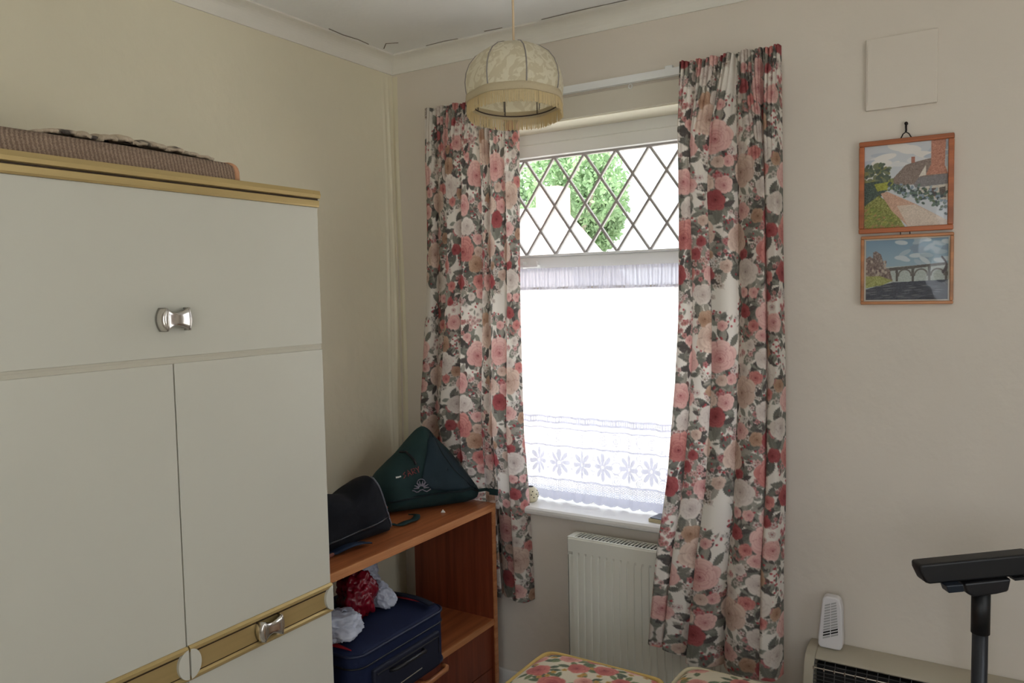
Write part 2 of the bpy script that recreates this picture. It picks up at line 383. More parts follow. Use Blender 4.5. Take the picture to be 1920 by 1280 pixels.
# diamond lattice: lead strips
x0, x1, z0, z1 = a0+.03, a1-.03, b0+.008, b1-.047; s_ = 0.1225; Hh = z1-z0; mb = MB(); off = 0.618
def clip_seg(xa, za, xb, zb):
    if xa > xb: xa, za, xb, zb = xb, zb, xa, za
    if xb <= x0 or xa >= x1: return None
    m = (zb-za)/(xb-xa)
    if xa < x0: za += m*(x0-xa); xa = x0
    if xb > x1: zb += m*(x1-xb); xb = x1
    return xa, za, xb, zb
for k in range(-8, 12):
    xt = off+k*s_
    for sg in (1, -1):
        sgm = clip_seg(xt, z1, xt+sg*2*s_, z0)
        if sgm:
            xa, za, xb, zb = sgm; L = math.hypot(xb-xa, zb-za); nx, nz = -(zb-za)/L*.0040, (xb-xa)/L*.0040
            mb.prism([(xa-nx, za-nz), (xb-nx, zb-nz), (xb+nx, zb+nz), (xa+nx, za+nz)], 'y', .1545 - (.0006 if sg > 0 else 0), .1665)
mb.build('lead_lattice', M['lead'], win)
# casement stay on the transom
mb = MB(); mb.box(.50, .575, .098, .118, 1.590, 1.600); mb.box(.50, .512, .10, .128, 1.583, 1.612); mb.tube([(.565,.108,1.60),(.565,.108,1.612)], .004)
mb.build('casement_stay', M['frame_w'], win, bevel=.002)
# sill board
mb = MB(); pr = [(0.0, .715), (0.0, .741), (-.028, .741), (-.036, .736), (-.038, .728), (-.036, .720), (-.028, .715)]
mb.prism([(fy0, .715), (fy0, .741)] + pr[1:] , 'x', WX0-.05 + .05, WX1)
mb.build('window_sill', M['gloss'], win)
# added window in the right wall, out of view, for fill daylight
w2 = struct(thing('fill_window_2', (XR+.15, -1.25, .85), 'added side window, unseen, letting in fill daylight', None)); mb = MB()
for (p, q, r_, s2) in ((SWY0,SWY0+.05,.85,2.15),(SWY1-.05,SWY1,.85,2.15),(SWY0+.05,SWY1-.05,.85,.9),(SWY0+.05,SWY1-.05,2.1,2.15),(-1.27,-1.23,.9,2.1)): mb.box(XR+.14, XR+.20, p, q, r_, s2)
mb.build('window_frame', M['frame_w'], w2); B(XR+.168, XR+.173, SWY0+.05, SWY1-.05, .9, 2.1).build('glass', M['glass'], w2)

w3 = struct(thing('fill_window_3', (2.25, YB-.15, .35), 'added back window, unseen, for fill daylight', None)); mb = MB()  # opening behind the camera, added to light the window wall
for (p, q, r_, s2) in ((1.65,1.70,.35,2.2),(2.80,2.85,.35,2.2),(1.70,2.80,.35,.4),(1.70,2.80,2.15,2.2),(2.23,2.27,.4,2.15)): mb.box(p, q, YB-.2, YB-.14, r_, s2)
mb.build('window_frame', M['frame_w'], w3); B(1.70, 2.80, YB-.175, YB-.17, .4, 2.15).build('glass', M['glass'], w3)

# ------------------------------------------------------------ wardrobe
WFX, WY1, WYM, WY0 = 0.55, -0.955, -1.378, -1.80
wr = thing('wardrobe', (0.28, -1.38, 0), 'tall cream wardrobe with gold trim bands and chrome pulls against the left wall', 'wardrobe')
B(.02, WFX-.02, WY0, WY1-.002, .06, 1.745).build('carcass', M['wardrobe_in'], wr)
B(.04, WFX-.05, WY0+.02, WY1-.02, 0, .06).build('plinth', M['darkgap'], wr)
mb = MB()   # grooved gold rail along the top
mb.prism([(WFX-.02, 1.722), (WFX+.004, 1.722), (WFX+.006, 1.726), (WFX+.006, 1.738), (WFX+.001, 1.7395), (WFX+.001, 1.7425), (WFX+.010, 1.744), (WFX+.012, 1.752), (WFX+.009, 1.762), (WFX-.02, 1.764)], 'y', WY0, WY1)
mb.build('top_rail', M['brass'], wr)
B(.02, WFX-.02, WY0, WY1-.001, 1.745, 1.762).build('top_panel', M['wardrobe_in'], wr)
B(WFX-.02, WFX+.0020, WY0, WY1-.001, 1.7393, 1.7427).build('rail_groove', M['brassd'], wr)
def pull(y, z, parent, cx=WFX):
    mb = MB(); n = 21; ring = []
    P = np.zeros((n, 13, 3))
    for i in range(n):
        t = i/(n-1)*2-1; hz = .0135+.0100*abs(t)**1.8; dep = .020-.003*(1-abs(t)**2)
        for j in range(13):
            a = j/12*2-1; P[i, j] = (cx+.004+dep*(1-abs(a)**6*.25)+.002*t*t, y+t*.026*(1-.06*abs(a)**2), z+a*hz)
    mb.grid(P)
    for sg in (1, -1):      # curved end cheeks
        ck = np.zeros((9, 4, 3))
        for i in range(9):
            a = i/8*2-1; zz = z+a*.0238; yo = y+sg*(.0255+.008*(1-a*a))
            ck[i, 0] = (cx+.0005, yo+sg*.003, zz); ck[i, 1] = (cx+.012, yo+sg*.003, zz); ck[i, 2] = (cx+.021, yo, zz); ck[i, 3] = (cx+.0255, y+sg*.0255, z+a*.0232)
        mb.grid(ck if sg < 0 else ck[:, ::-1])
    mb.box(cx-.0002, cx+.014, y-.007, y+.007, z-.007, z+.007)
    o = mb.build('knob', M['chrome'], parent, smooth=True, solid=.0022); o['label'] = 'chrome bow-tie pull'; return o
fl = B(WFX-.018, WFX, WY0+.001, WY1-.001, 1.381, 1.722).build('flap_door', M['wardrobe'], wr, bevel=.0015)
pull(-1.378, 1.459, fl)
B(WFX-.03, WFX-.004, WY0+.002, WY1-.002, 1.366, 1.383).build('divider_strip', M['wardrobe_in'], wr)
B(WFX-.006, WFX-.001, WY0+.002, WY1-.002, 1.3725, 1.3755).build('divider_strip', M['wardrobe_in'], wr)
BZ0, BZ1 = 0.690, 0.765
for (ya, yb, nm) in ((WYM+.0015, WY1-.001, 'r'), (WY0+.001, WYM-.0015, 'l')):
    d = B(WFX-.018, WFX, ya, yb, .065, 1.367).build('door', M['wardrobe'], wr, bevel=.0015)
    # gold band: ridge, flat, ridge
    mb = MB(); x = WFX
    pr = [(x-.001, BZ0), (x+.004, BZ0), (x+.008, BZ0+.004), (x+.008, BZ0+.009), (x+.004, BZ0+.013), (x+.002, BZ0+.0135), (x+.002, BZ1-.0145), (x+.004, BZ1-.014),
          (x+.009, BZ1-.010), (x+.009, BZ1-.004), (x+.004, BZ1), (x-.001, BZ1)]
    mb.prism(pr, 'y', ya+.0005, yb-.0005); mb.build('gold_band', M['brass'], d)
    mb = MB(); mb.box(x-.001, x+.0026, ya+.001, yb-.001, BZ0+.0128, BZ0+.0150); mb.box(x-.001, x+.0028, ya+.001, yb-.001, BZ1-.0175, BZ1-.0140); mb.build('band_groove', M['brassd'], d)
    for (yc, sg) in ((ya, 1), (yb, -1)):      # half discs closing the band
        R_ = .0265; zc = (BZ0+BZ1)/2
        poly = [(yc+sg*.0006, zc-R_*1.22)] + [(yc+sg*R_*math.cos(a), zc+1.22*R_*math.sin(a)) for a in np.linspace(-PI/2+.05, PI/2-.05, 17)] + [(yc+sg*.0006, zc+R_*1.22)]
        MB().prism(poly, 'x', x-.001, x+.0095).build('band_disc', M['wardrobe'], d, bevel=.001)
    pull((ya+yb)/2, (BZ0+BZ1)/2+.001, d, cx=WFX+.002)

# folded rug on the wardrobe
rug = thing('folded_rug', (0.3, -1.5, 1.764), 'folded brown rug with patterned pile lying on top of the wardrobe', 'rug')
def herring(name, c1, c2):
    m = mat(name, c1, .95); N = m.node_tree.nodes; L = m.node_tree.links
    mp = [n for n in N if n.type == 'MAPPING'][0]
    wv = N.new('ShaderNodeTexWave'); wv.inputs['Scale'].default_value = 55; wv.inputs['Distortion'].default_value = 3.5; wv.inputs['Detail Scale'].default_value = 6
    mp.inputs['Rotation'].default_value = (0.6, 0, 0.0); L.new(mp.outputs[0], wv.inputs[0]); wv.bands_direction = 'DIAGONAL'
    cr = N.new('ShaderNodeValToRGB'); cr.color_ramp.elements[0].color = c2; cr.color_ramp.elements[1].color = c1
    L.new(wv.outputs['Fac'], cr.inputs[0]); L.new(cr.outputs[0], N['Principled BSDF'].inputs['Base Color'])
    b = N.new('ShaderNodeBump'); b.inputs['Distance'].default_value = .002; L.new(wv.outputs['Fac'], b.inputs['Height']); L.new(b.outputs[0], N['Principled BSDF'].inputs['Normal']); return m
M['rugback'] = herring('rug_backing', rgb(172, 148, 128), rgb(134, 112, 96))
yr0, yr1 = -1.79, -1.185
def rugtop(y):   # height of the fold along its length
    t = (yr1-y)/(yr1-yr0); return 1.770+.040*min(1, (t/.02)+.8)**.5 + .004*min(t*2.5, 1) 
n = 60; P = np.zeros((n, 16, 3))
for i in range(n):
    y = yr1+(yr0-yr1)*i/(n-1); zt = rugtop(y); h = zt-1.7645
    for j in range(16):
        a = j/15*PI
        P[i, j] = (.29+(.245)*math.copysign(abs(math.cos(a))**.18, math.cos(a)), y, 1.7645+h*math.sin(a)**.5 if 0 < j < 15 else 1.7645)
mb = MB().grid(P); mb.add(P[0].tolist(), [tuple(range(16))[::-1]]); mb.add(P[-1].tolist(), [tuple(range(16))])
mb.build('rug_backing', M['rugback'], rug, smooth=True)
mb = MB(); mb.tube([tuple(p) for p in P[0]], .0058, 8); mb.build('binding', mat('rug_binding', rgb(214, 162, 126), .9, bump=.001, bscale=300), rug, smooth=True)
rc = Canvas(.62, .30, .0025, (206, 190, 168), False); g = np.random.default_rng(5)
for k in range(70):
    x, y = g.random()*.62, g.random()*.30; kk = g.random()
    if kk < .4: rc.ell(x, y, .012+.02*g.random(), .008, g.random()*3, (92, 84, 78), edge=(60, 54, 52))
    elif kk < .7: rc.leaf(x, y, .022, .008, g.random()*6, (120, 112, 100), (80, 74, 66))
    else: rc.blossom(x, y, .014, (190, 150, 130), (110, 70, 60), g)
n, m_ = 180, 90; P = np.zeros((n, m_, 3)); U = np.zeros((n, m_)); V = np.zeros((n, m_))
for i in range(n):
    y = -1.225-.38*i/(n-1); edge = .006*math.sin(i*.35)+.004*math.sin(i*.9+1)
    for j in range(m_):
        x = .505-.38*j/(m_-1); 
        lift = .026*math.sin(PI*min(1, max(0, (i/(n-1)))))**.5*(1+.15*math.sin(i*.21)+.1*math.sin(j*.3))*math.sin(PI*(j+.5)/m_)**.3
        if 118 < i < 134: lift *= .45
        P[i, j] = (x+edge, y, rugtop(y)-.002+lift); U[i, j] = .6*i/(n-1); V[i, j] = .28*j/(m_-1)
o = MB().grid(P).build('rug_pile', mat('rug_pile_print', (1, 1, 1, 1), .95, attr='paint', bump=.002, bscale=400), rug, smooth=True, solid=.006); paint(o, rc.sample(U, V))

# ------------------------------------------------------------ bookcase
BX0, BX1, BY0, BY1, BT = .13, .49, -.945, -.085, .755
bk = thing('bookcase', ((BX0+BX1)/2, (BY0+BY1)/2, 0), 'open teak bookcase between the wardrobe and the window wall', 'bookcase')
B(BX0, BX1-.004, BY0, BY1, BT-.024, BT).build('top_board', M['teak'], bk, bevel=.0015)
B(BX1-.004, BX1, BY0, BY1, BT-.0245, BT+.0003).build('front_lipping', M['teak_edge'], bk)
for (a, b) in ((BY1-.018, BY1), (BY0, BY0+.018)):
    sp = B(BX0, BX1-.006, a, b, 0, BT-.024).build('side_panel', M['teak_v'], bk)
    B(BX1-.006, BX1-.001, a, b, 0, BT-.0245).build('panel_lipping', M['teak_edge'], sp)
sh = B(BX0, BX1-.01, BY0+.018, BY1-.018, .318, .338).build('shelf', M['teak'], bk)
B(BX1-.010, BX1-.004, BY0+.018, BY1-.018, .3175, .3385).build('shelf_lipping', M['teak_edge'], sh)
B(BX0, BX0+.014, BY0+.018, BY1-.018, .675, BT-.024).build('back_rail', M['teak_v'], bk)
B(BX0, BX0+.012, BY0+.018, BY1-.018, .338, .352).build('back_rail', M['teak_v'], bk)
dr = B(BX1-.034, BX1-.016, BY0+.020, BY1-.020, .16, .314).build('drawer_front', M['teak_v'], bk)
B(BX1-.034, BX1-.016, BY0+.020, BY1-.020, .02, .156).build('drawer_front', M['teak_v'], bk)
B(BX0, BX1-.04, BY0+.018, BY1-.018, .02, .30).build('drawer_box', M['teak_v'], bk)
mb = MB(); pts = [(BX1-.017, -.40, .292), (BX1+.006, -.402, .292), (BX1+.012, -.412, .290), (BX1+.012, -.50, .286), (BX1+.006, -.515, .286), (BX1-.017, -.518, .286)]
mb.tube(pts, .008, 10); mb.build('handle', M['teak_edge'], dr, smooth=True)

# ------------------------------------------------------------ soft bags: radially lofted puffy shapes
def nz3(p, s, seed=0): return noise.noise(Vector((p[0]*s+seed, p[1]*s-seed*.7, p[2]*s+seed*1.3)))
def resample(poly, n):
    P = np.array(poly, float); Q = np.vstack([P, P[:1]]); d = np.r_[0, np.cumsum(np.linalg.norm(np.diff(Q, axis=0), axis=1))]
    t = np.linspace(0, d[-1], n, endpoint=False); return np.c_[np.interp(t, d, Q[:, 0]), np.interp(t, d, Q[:, 1])]
class Puff:
    """outline in (a = metres along the bag, z = height); a runs from A to B on plan; nrm faces the room"""
    def __init__(s, poly, A, Bp, ctr, tf, tb, zbase, power=2.2, wr=.008, wfreq=14, seed=1, lean=0.0, smoothk=2):
        s.A = Vector(A); d = Vector(Bp)-Vector(A); d.z = 0; s.L = d.length; s.e = d.normalized(); s.n = Vector((s.e.y, -s.e.x, 0))
        if s.n.x < 0: s.n = -s.n
        s.o = resample(poly, 120)
        for _ in range(smoothk): s.o = (np.roll(s.o, 1, 0)+s.o*2+np.roll(s.o, -1, 0))/4
        s.c = np.array(ctr, float); s.tf, s.tb, s.zb, s.p, s.wr, s.wf, s.seed, s.lean = tf, tb, zbase, power, wr, wfreq, seed, lean
    def at(s, k, rho, side=1, out=0.0):
        o = s.o[int(k) % 120]*(1-(k % 1))+s.o[(int(k)+1) % 120]*(k % 1); p = s.c+(o-s.c)*rho
        return s.pt(p[0], p[1], rho, side, out)
    def pt(s, a, z, rho, side=1, out=0.0):
        T = (s.tf if side > 0 else s.tb)*max(0, 1-rho**s.p)**.5
        zz = max(0, (z-s.zb)); flat = min(1.0, .35+zz/.10)   # keep the foot full, top lean back
        base = s.A+s.e*a+s.n*(-s.lean*zz); q = base+s.n*(side*(T*1.0)); w_ = s.wr*nz3((a, z, side*.3), s.wf, s.seed)*(1-rho**6)+s.wr*.5*nz3((a, z, side), s.wf*2.3, s.seed+4)*(1-rho**6)
        q = q+s.n*side*(w_+out); q.z = max(z, s.zb+.001*(1-rho)); return q
    def front(s, a, z, out=.002):     # point on the front at outline coordinates
        v = np.array([a, z])-s.c; ang = math.atan2(v[1], v[0]); oo = s.o-s.c; an = np.arctan2(oo[:, 1], oo[:, 0])
        k = int(np.argmin(np.abs(np.angle(np.exp(1j*(an-ang)))))); rho = min(.999, np.linalg.norm(v)/np.linalg.norm(oo[k])); return s.pt(a, z, rho, 1, out)
    def mesh(s, rings=26):
        mb = MB(); rh = [math.sin(i/rings*PI/2) for i in range(1, rings+1)]
        vs = [s.at(0, 0.0, 1)]
        for r in rh: vs += [s.at(k, r, 1) for k in range(120)]
        bs = len(vs)
        for r in rh[:-1][::-1]: vs += [s.at(k, r, -1) for k in range(120)]
        vs.append(s.at(0, 0.0, -1)); nr = 2*rings-1
        fs = [(0, 1+k, 1+(k+1) % 120) for k in range(120)]
        for i in range(nr-1):
            for k in range(120): fs.append((1+i*120+k, 1+(i+1)*120+k, 1+(i+1)*120+(k+1) % 120, 1+i*120+(k+1) % 120))
        l = len(vs)-1; fs += [(l, 1+(nr-1)*120+(k+1) % 120, 1+(nr-1)*120+k) for k in range(120)]
        return mb.add(vs, fs)
def puff_line(pf, pts, out=.003, n=10):
    res = []
    for (a, b) in zip(pts[:-1], pts[1:]):
        for i in range(n): t = i/n; res.append(pf.front(a[0]*(1-t)+b[0]*t, a[1]*(1-t)+b[1]*t, out))
    res.append(pf.front(*pts[-1], out)); return res
def decal(pf, poly, out=.003, sub=6):
    """small patch following the bag: fan of the polygon"""
    P = resample(poly, 40); c = P.mean(0); rows = [[pf.front(*(c+(p-c)*r), out) for p in P] for r in np.linspace(.02, 1, sub)]
    return MB().grid(np.array([[tuple(q) for q in r] for r in rows]), wrap=True)
def fabric(name, c, b=.0015, rough=.75): return mat(name, c, rough, var=.15, vscale=14, bump=b, bscale=45, spec=.3)
M['green'] = fabric('green_nylon', rgb(28, 52, 52)); M['green2'] = fabric('green_nylon_panel', rgb(24, 42, 50)); M['trim_g'] = fabric('dark_green_piping', rgb(14, 28, 32))
M['navyblack'] = fabric('black_navy_nylon', rgb(9, 11, 19), rough=.9); M['navyflap'] = fabric('navy_lining', rgb(30, 38, 66))

def rod_between(a, b, r, n=8): return MB().tube([a, b], r, n)
# green rucksack slumped in the corner
G = [(0.001,.854),(.025,.892),(.069,.929),(.102,.954),(.138,.991),(.178,1.028),(.204,1.043),(.227,1.029),(.248,.999),(.295,.952),(.338,.894),(.378,.837),(.407,.794),(.398,.765),(.352,.757),(.29,.757),(.23,.757),(.16,.757),(.09,.757),(.041,.757),(.016,.79)]
ZB = BT+.0015
pg = Puff(G, (.190,-.415,0), (.385,-.112,0), (.20,.86), .085, .055, ZB, power=2.6, wr=.012, wfreq=11, seed=3, lean=.05)
ruck = thing('rucksack', (.29, -.27, BT), 'dark green floppy rucksack with red lettering slumped on the bookcase by the curtain', 'bag')
pg.mesh().build('bag_body', M['green'], ruck, smooth=True)
decal(pg, [(.222,1.024),(.252,.975),(.30,.925),(.345,.868),(.385,.815),(.33,.822),(.25,.826),(.20,.835),(.165,.87),(.185,.94),(.20,1.0)], .004, 14).build('front_panel', M['green2'], ruck, smooth=True, solid=.002)
for nm, pts in (('piping', [(.052,.805),(.113,.812),(.191,.818),(.271,.819),(.353,.815),(.392,.796)]), ('piping', [(.221,1.022),(.254,.945),(.293,.885),(.353,.825),(.388,.803)])):
    MB().tube(puff_line(pg, pts, .004), .0035, 6).build(nm, M['trim_g'], ruck, smooth=True)
MB().tube(puff_line(pg, [(.112,.962),(.128,.965),(.146,.94),(.150,.925)], .006), .004, 6).build('zip', M['black'], ruck, smooth=True)
decal(pg, [(.079,.886),(.097,.889),(.097,.893),(.079,.891)], .007, 3).build('white_tag', mat('white_tag', rgb(205,205,200), .8), ruck, solid=.001)
decal(pg, [(.036,.779),(.052,.779),(.052,.790),(.036,.790)], .006, 3).build('orange_tab', mat('orange_tab', rgb(170,92,48), .8), ruck, solid=.002)
# lettering: three strokes of red stitched letters, hard to read in the photograph
mred = mat('red_stitching', rgb(150, 66, 66), .8); mpal = mat('pale_stitching', rgb(120, 116, 128), .8)
mb = MB()
base = np.array([.106,.884]); ex = np.array([.958,.287]); ey = np.array([-.287,.958])
def stroke(mb, pts, r=.0013):
    mb.tube([pg.front(*(base+ex*a+ey*b), .005) for a, b in pts], r, 5)
for L_ in ([(0,0),(.010,.006),(.003,.012),(.012,.016)], [(.016,0),(.022,.019),(.028,0)], [(.018,.007),(.026,.007)], [(.033,.001),(.033,.018),(.043,.018),(.043,.010),(.034,.009),(.044,0)], [(.048,.018),(.053,.009),(.059,.019)], [(.053,.009),(.053,0)]): stroke(mb, L_)
mb.build('lettering', mred, ruck)
mb = MB()
for t in np.linspace(0, PI, 8): a, b = .163+.026*math.cos(t), .846+.024*math.sin(t); mb.tube([pg.front(.163+.008*math.cos(t), .846+.006*math.sin(t), .006), pg.front(a, b, .007)], [.003, .0012], 5)
mb.tube([pg.front(.163+.013*math.cos(t), .866+.010*math.sin(t), .006) for t in np.linspace(0, 6.28, 12)], .0016, 5)
mb.tube([pg.front(a, .836+.004*math.sin(a*200), .006) for a in np.linspace(.132, .195, 10)], .002, 5)
mb.build('emblem', mpal, ruck)
mb = MB(); a0_ = pg.front(.395,.795,.0)
mb.tube([a0_, a0_+Vector((.03,.008,.006)), a0_+Vector((.055,.0,.004))], .006, 6); mb.box(a0_.x+.05, a0_.x+.085, a0_.y-.004, a0_.y+.001, a0_.z-.008, a0_.z+.014)
mb.build('strap_end', M['green'], ruck)
mb = MB(); pr = []
for i in range(24): t = i/23; pr.append((.33+.05*math.sin(t*3.1), -.36-.14*t+.02*math.sin(t*7), ZB+.004+.004*math.sin(t*9)**2))
mb.grid(np.array([[(x-.012, y, z), (x+.012, y+.006, z+.001)] for x, y, z in pr])).build('shoulder_strap', M['green'], ruck, smooth=True, solid=.004)

# black and navy holdall beside it
D = [(.02,.93),(.098,.936),(.19,.915),(.232,.905),(.278,.927),(.337,.944),(.362,.915),(.385,.845),(.405,.775),(.403,.757),(.39,.757),(.261,.757),(.16,.757),(.05,.757),(.0,.757),(-.02,.80),(-.01,.88)]
pd = Puff(D, (.32,-.915,0), (.35,-.575,0), (.20,.84), .07, .07, ZB, power=3.2, wr=.008, wfreq=10, seed=9, lean=.05, smoothk=1)
hold = thing('holdall', (.33, -.72, BT), 'black and navy zipped holdall beside the wardrobe on the bookcase', 'bag')
pd.mesh().build('bag_body', M['navyblack'], hold, smooth=True)
MB().tube(puff_line(pd, [(.334,.940),(.35,.90),(.37,.85),(.388,.80),(.396,.772)], .004), .0030, 6).build('zip', mat('grey_zip', rgb(92, 92, 100), .5), hold, smooth=True)
MB().tube(puff_line(pd, [(.05,.80),(.15,.80),(.25,.805),(.35,.812),(.392,.81)], .003), .003, 6).build('seam', M['black'], hold, smooth=True)
zt = pd.front(.394,.80,.006); MB().tube([zt, zt+Vector((.004,0,-.018))], .0035, 6).build('zip_pull', M['chrome'], hold, smooth=True)
# navy gusset, open flap behind the zip
F = [(.334,.938),(.372,.905),(.405,.845),(.428,.795),(.420,.757),(.392,.757),(.34,.757),(.32,.80),(.32,.88)]
pf = Puff(F, (.285,-.91,0), (.315,-.565,0), (.372,.83), .05, .03, ZB, power=2.2, wr=.008, seed=12)
pf.mesh(12).build('gusset', M['navyflap'], hold, smooth=True)
mb = MB(); P = np.zeros((30, 5, 3))
for i in range(30):
    t = i/29; c = Vector((.405-.05*t*t, -.66-.20*t, ZB+.006+.010*abs(math.sin(t*5)))); 
    for j in range(5): P[i, j] = (c.x+(j-2)*.009, c.y+(j-2)*.002, c.z+.002*(j % 2))
mb.grid(P).build('carry_strap', fabric('navy_strap', rgb(26, 40, 62)), hold, smooth=True, solid=.003)
mb = MB(); mb.tube([(.405,-.80,ZB+.012), (.420,-.87,ZB+.015), (.40,-.92,ZB+.015)], .005, 6); mb.build('cord', mat('orange_brown_cord', rgb(110, 58, 40), .8), hold, smooth=True)
o = MB(); o.add([(.393,-.278,ZB),(.408,-.272,ZB),(.400,-.262,ZB),(.396,-.270,ZB+.009)], [(0,2,1),(0,1,3),(1,2,3),(2,0,3)])
tag(o.build('paper_scrap', mat('paper', rgb(225,222,216), .8)), 'tiny white paper scrap lying on the bookcase top', 'paper scrap')

# suitcase in the bookcase
SZ = .339
st = thing('suitcase', (.37, -.655, SZ), 'navy soft suitcase with red corner flashes sticking out of the bookcase shelf', 'suitcase')
navy = mat('navy_canvas', rgb(20, 30, 60), .75, var=.1, vscale=30, bump=.0006, bscale=400, spec=.25)
navyd = mat('navy_side', rgb(13, 18, 40), .7, var=.1, vscale=30)
def rbox(x0, x1, y0, y1, z0, z1, r, puff=0.0, n=8, zn=8):
    mb = MB(); rows = []
    cx, cy = (x0+x1)/2, (y0+y1)/2; hx, hy = (x1-x0)/2, (y1-y0)/2
    def ring(sx, z):
        pts = []
        for (sx_, sy_, a0) in ((1,1,0),(-1,1,90),(-1,-1,180),(1,-1,270)):
            for k in range(n): a = math.radians(a0+90*k/(n-1)); pts.append((cx+sx_*(hx-r)+r*math.cos(a), cy+sy_*(hy-r)+r*math.sin(a)))
        return [(cx+(x-cx)*sx, cy+(y-cy)*sx, z) for x, y in pts]
    e = .012
    prof = [(.02, z0), (.5, z0), (1-e/hx, z0), (1, z0+e)] + [(1+.0, z0+e+(z1-z0-2*e)*k/zn) for k in range(1, zn)] + [(1, z1-e), (1-e*.3/hx, z1-e*.3), (1-e/hx, z1), (.8, z1+puff*.5), (.5, z1+puff*.9), (.02, z1+puff)]
    mb.grid(np.array([ring(a, b) for a, b in prof]), wrap=True); return mb
sx0, sx1, sy0, sy1, sz1 = .17, .540, -.865, -.455, .525
rbox(sx0, sx1, sy0, sy1, SZ, sz1, .045, .006).build('shell', navy, st, smooth=True)
def rr(x0, x1, y0, y1, r, z, n=7):
    pts = []
    for (cx, cy, a0) in ((x1-r,y1-r,0),(x0+r,y1-r,90),(x0+r,y0+r,180),(x1-r,y0+r,270)):
        for k in range(n): a = math.radians(a0+90*k/(n-1)); pts.append((cx+r*math.cos(a), cy+r*math.sin(a), z))
    return pts
MB().tube(rr(sx0-.001, sx1+.001, sy0-.001, sy1+.001, .045, sz1-.008), .0042, 8, closed=True).build('piping', mat('navy_piping', rgb(20, 30, 58), .5), st, smooth=True)
MB().tube(rr(sx0-.001, sx1+.001, sy0-.001, sy1+.001, .045, sz1-.042), .0026, 6, closed=True).build('zip', M['black'], st, smooth=True)
MB().tube(rr(sx0-.001, sx1+.001, sy0-.001, sy1+.001, .045, SZ+.02), .0042, 8, closed=True).build('piping', mat('navy_piping_low', rgb(20, 30, 58), .5), st, smooth=True)
redm = mat('red_flash', rgb(158, 24, 34), .6, bump=.0005, bscale=300)
def topz(x, y): return sz1+.0035
for (poly) in ([(.470,-.845),(.330,-.856),(.330,-.815),(.395,-.822),(.505,-.842)], [(.300,-.462),(.500,-.464),(.498,-.474),(.300,-.495)]):
    MB().prism(poly, 'z', sz1-.004, sz1+.0045).build('red_flash', redm, st, bevel=.001)
# dark gusset border and pocket on the long side facing the room
B(sx1-.004, sx1+.012, sy0+.06, sy1-.05, SZ+.02, sz1-.060).build('pocket', navyd, st, bevel=.006, seg=3)
MB().tube([(sx1+.0125, sy0+.07, sz1-.075), (sx1+.0125, sy1-.06, sz1-.075), (sx1+.0125, sy1-.058, SZ+.06)], .0025, 6).build('zip', M['black'], st)
MB().tube([(sx1+.010, -.74, SZ+.10), (sx1+.028, -.73, SZ+.104), (sx1+.030, -.60, SZ+.104), (sx1+.010, -.59, SZ+.10)], .006, 8).build('handle', M['black'], st, smooth=True)
MB().tube([(sx1+.0135, -.70, SZ+.045), (sx1+.0135, -.60, SZ+.048)], .0022, 6).build('zip_pull', M['chrome'], st)
P = np.array([[(sx0+.17+.24*t+.01*math.sin(t*6), sy1-.012-.03*t-.014*j, sz1+.008+.010*math.sin(t*PI)+.002*j) for j in range(3)] for t in np.linspace(0, .8, 20)])
MB().grid(P).build('webbing_strap', fabric('dark_webbing', rgb(18, 24, 40)), st, smooth=True, solid=.004)

# crumpled carrier bags on the suitcase
def crumple(c, R, seed, amp=.35, n=5, zfloor=None):
    import bmesh
    bm = bmesh.new(); bmesh.ops.create_icosphere(bm, subdivisions=n, radius=1)
    for v in bm.verts:
        d = v.co.normalized(); s = 1+amp*noise.noise(d*1.6+Vector((seed, 0, 0)))+amp*.55*(1-2*abs(noise.noise(d*3.4+Vector((0, seed, 0)))))+amp*.25*(1-2*abs(noise.noise(d*8+Vector((0, 0, seed)))))
        p = Vector((c[0]+d.x*R[0]*s, c[1]+d.y*R[1]*s, c[2]+d.z*R[2]*s))
        if zfloor is not None: p.z = max(p.z, zfloor+.0008*noise.noise(d*5)+.0015)
        v.co = p
    vs = [tuple(v.co) for v in bm.verts]; fs = [tuple(v.index for v in f.verts) for f in bm.faces]; bm.free()
    return MB().add(vs, fs)
plw = mat('white_polythene', rgb(205, 210, 225), .35, bump=.004, bscale=26, transl=.25)
plr = mat('red_polythene', rgb(120, 14, 34), .25, bump=.004, bscale=30, var=.25, vscale=12)
T = sz1+.0085
def tagobj(o, *a): return tag(o, *a)
cb = thing('carrier_bag', (.40,-.76,T), 'crumpled white carrier bag at the suitcase edge beside the wardrobe', 'plastic bag', None)
crumple((.414,-.806,T+.030), (.062,.062,.034), 2.3, .42, 5, T).build('bag_body', plw, cb, smooth=True)
mb = MB(); P = np.zeros((14, 6, 3))
for i in range(14):
    for j in range(6): P[i, j] = (.375+.010*j+.006*math.sin(i+j), -.835+.10*i/13, T+.030+.034*math.sin(PI*i/13)+.006*math.sin(i*1.3+j))
mb.grid(P).build('bag_handle', plw, cb, smooth=True, solid=.0015)
cb = thing('carrier_bag', (.35,-.66,T), 'shiny dark red crumpled carrier bag on top of the suitcase', 'plastic bag', None)
crumple((.365,-.668,T+.064), (.050,.048,.062), 7.7, .36, 5, T).build('bag_body', plr, cb, smooth=True)
cb = thing('carrier_bag', (.38,-.585,T), 'white bag end poking out right of the red carrier bag', 'plastic bag', None)
crumple((.375,-.578,T+.030), (.046,.024,.036), 4.1, .35, 5, T).build('bag_body', plw, cb, smooth=True)
cb = thing('carrier_bag', (.24,-.54,T), 'white carrier bag lying flat at the back of the suitcase behind the red one', 'plastic bag', None)
crumple((.238,-.520,T+.045), (.050,.062,.048), 5.9, .35, 5, T).build('bag_body', plw, cb, smooth=True)
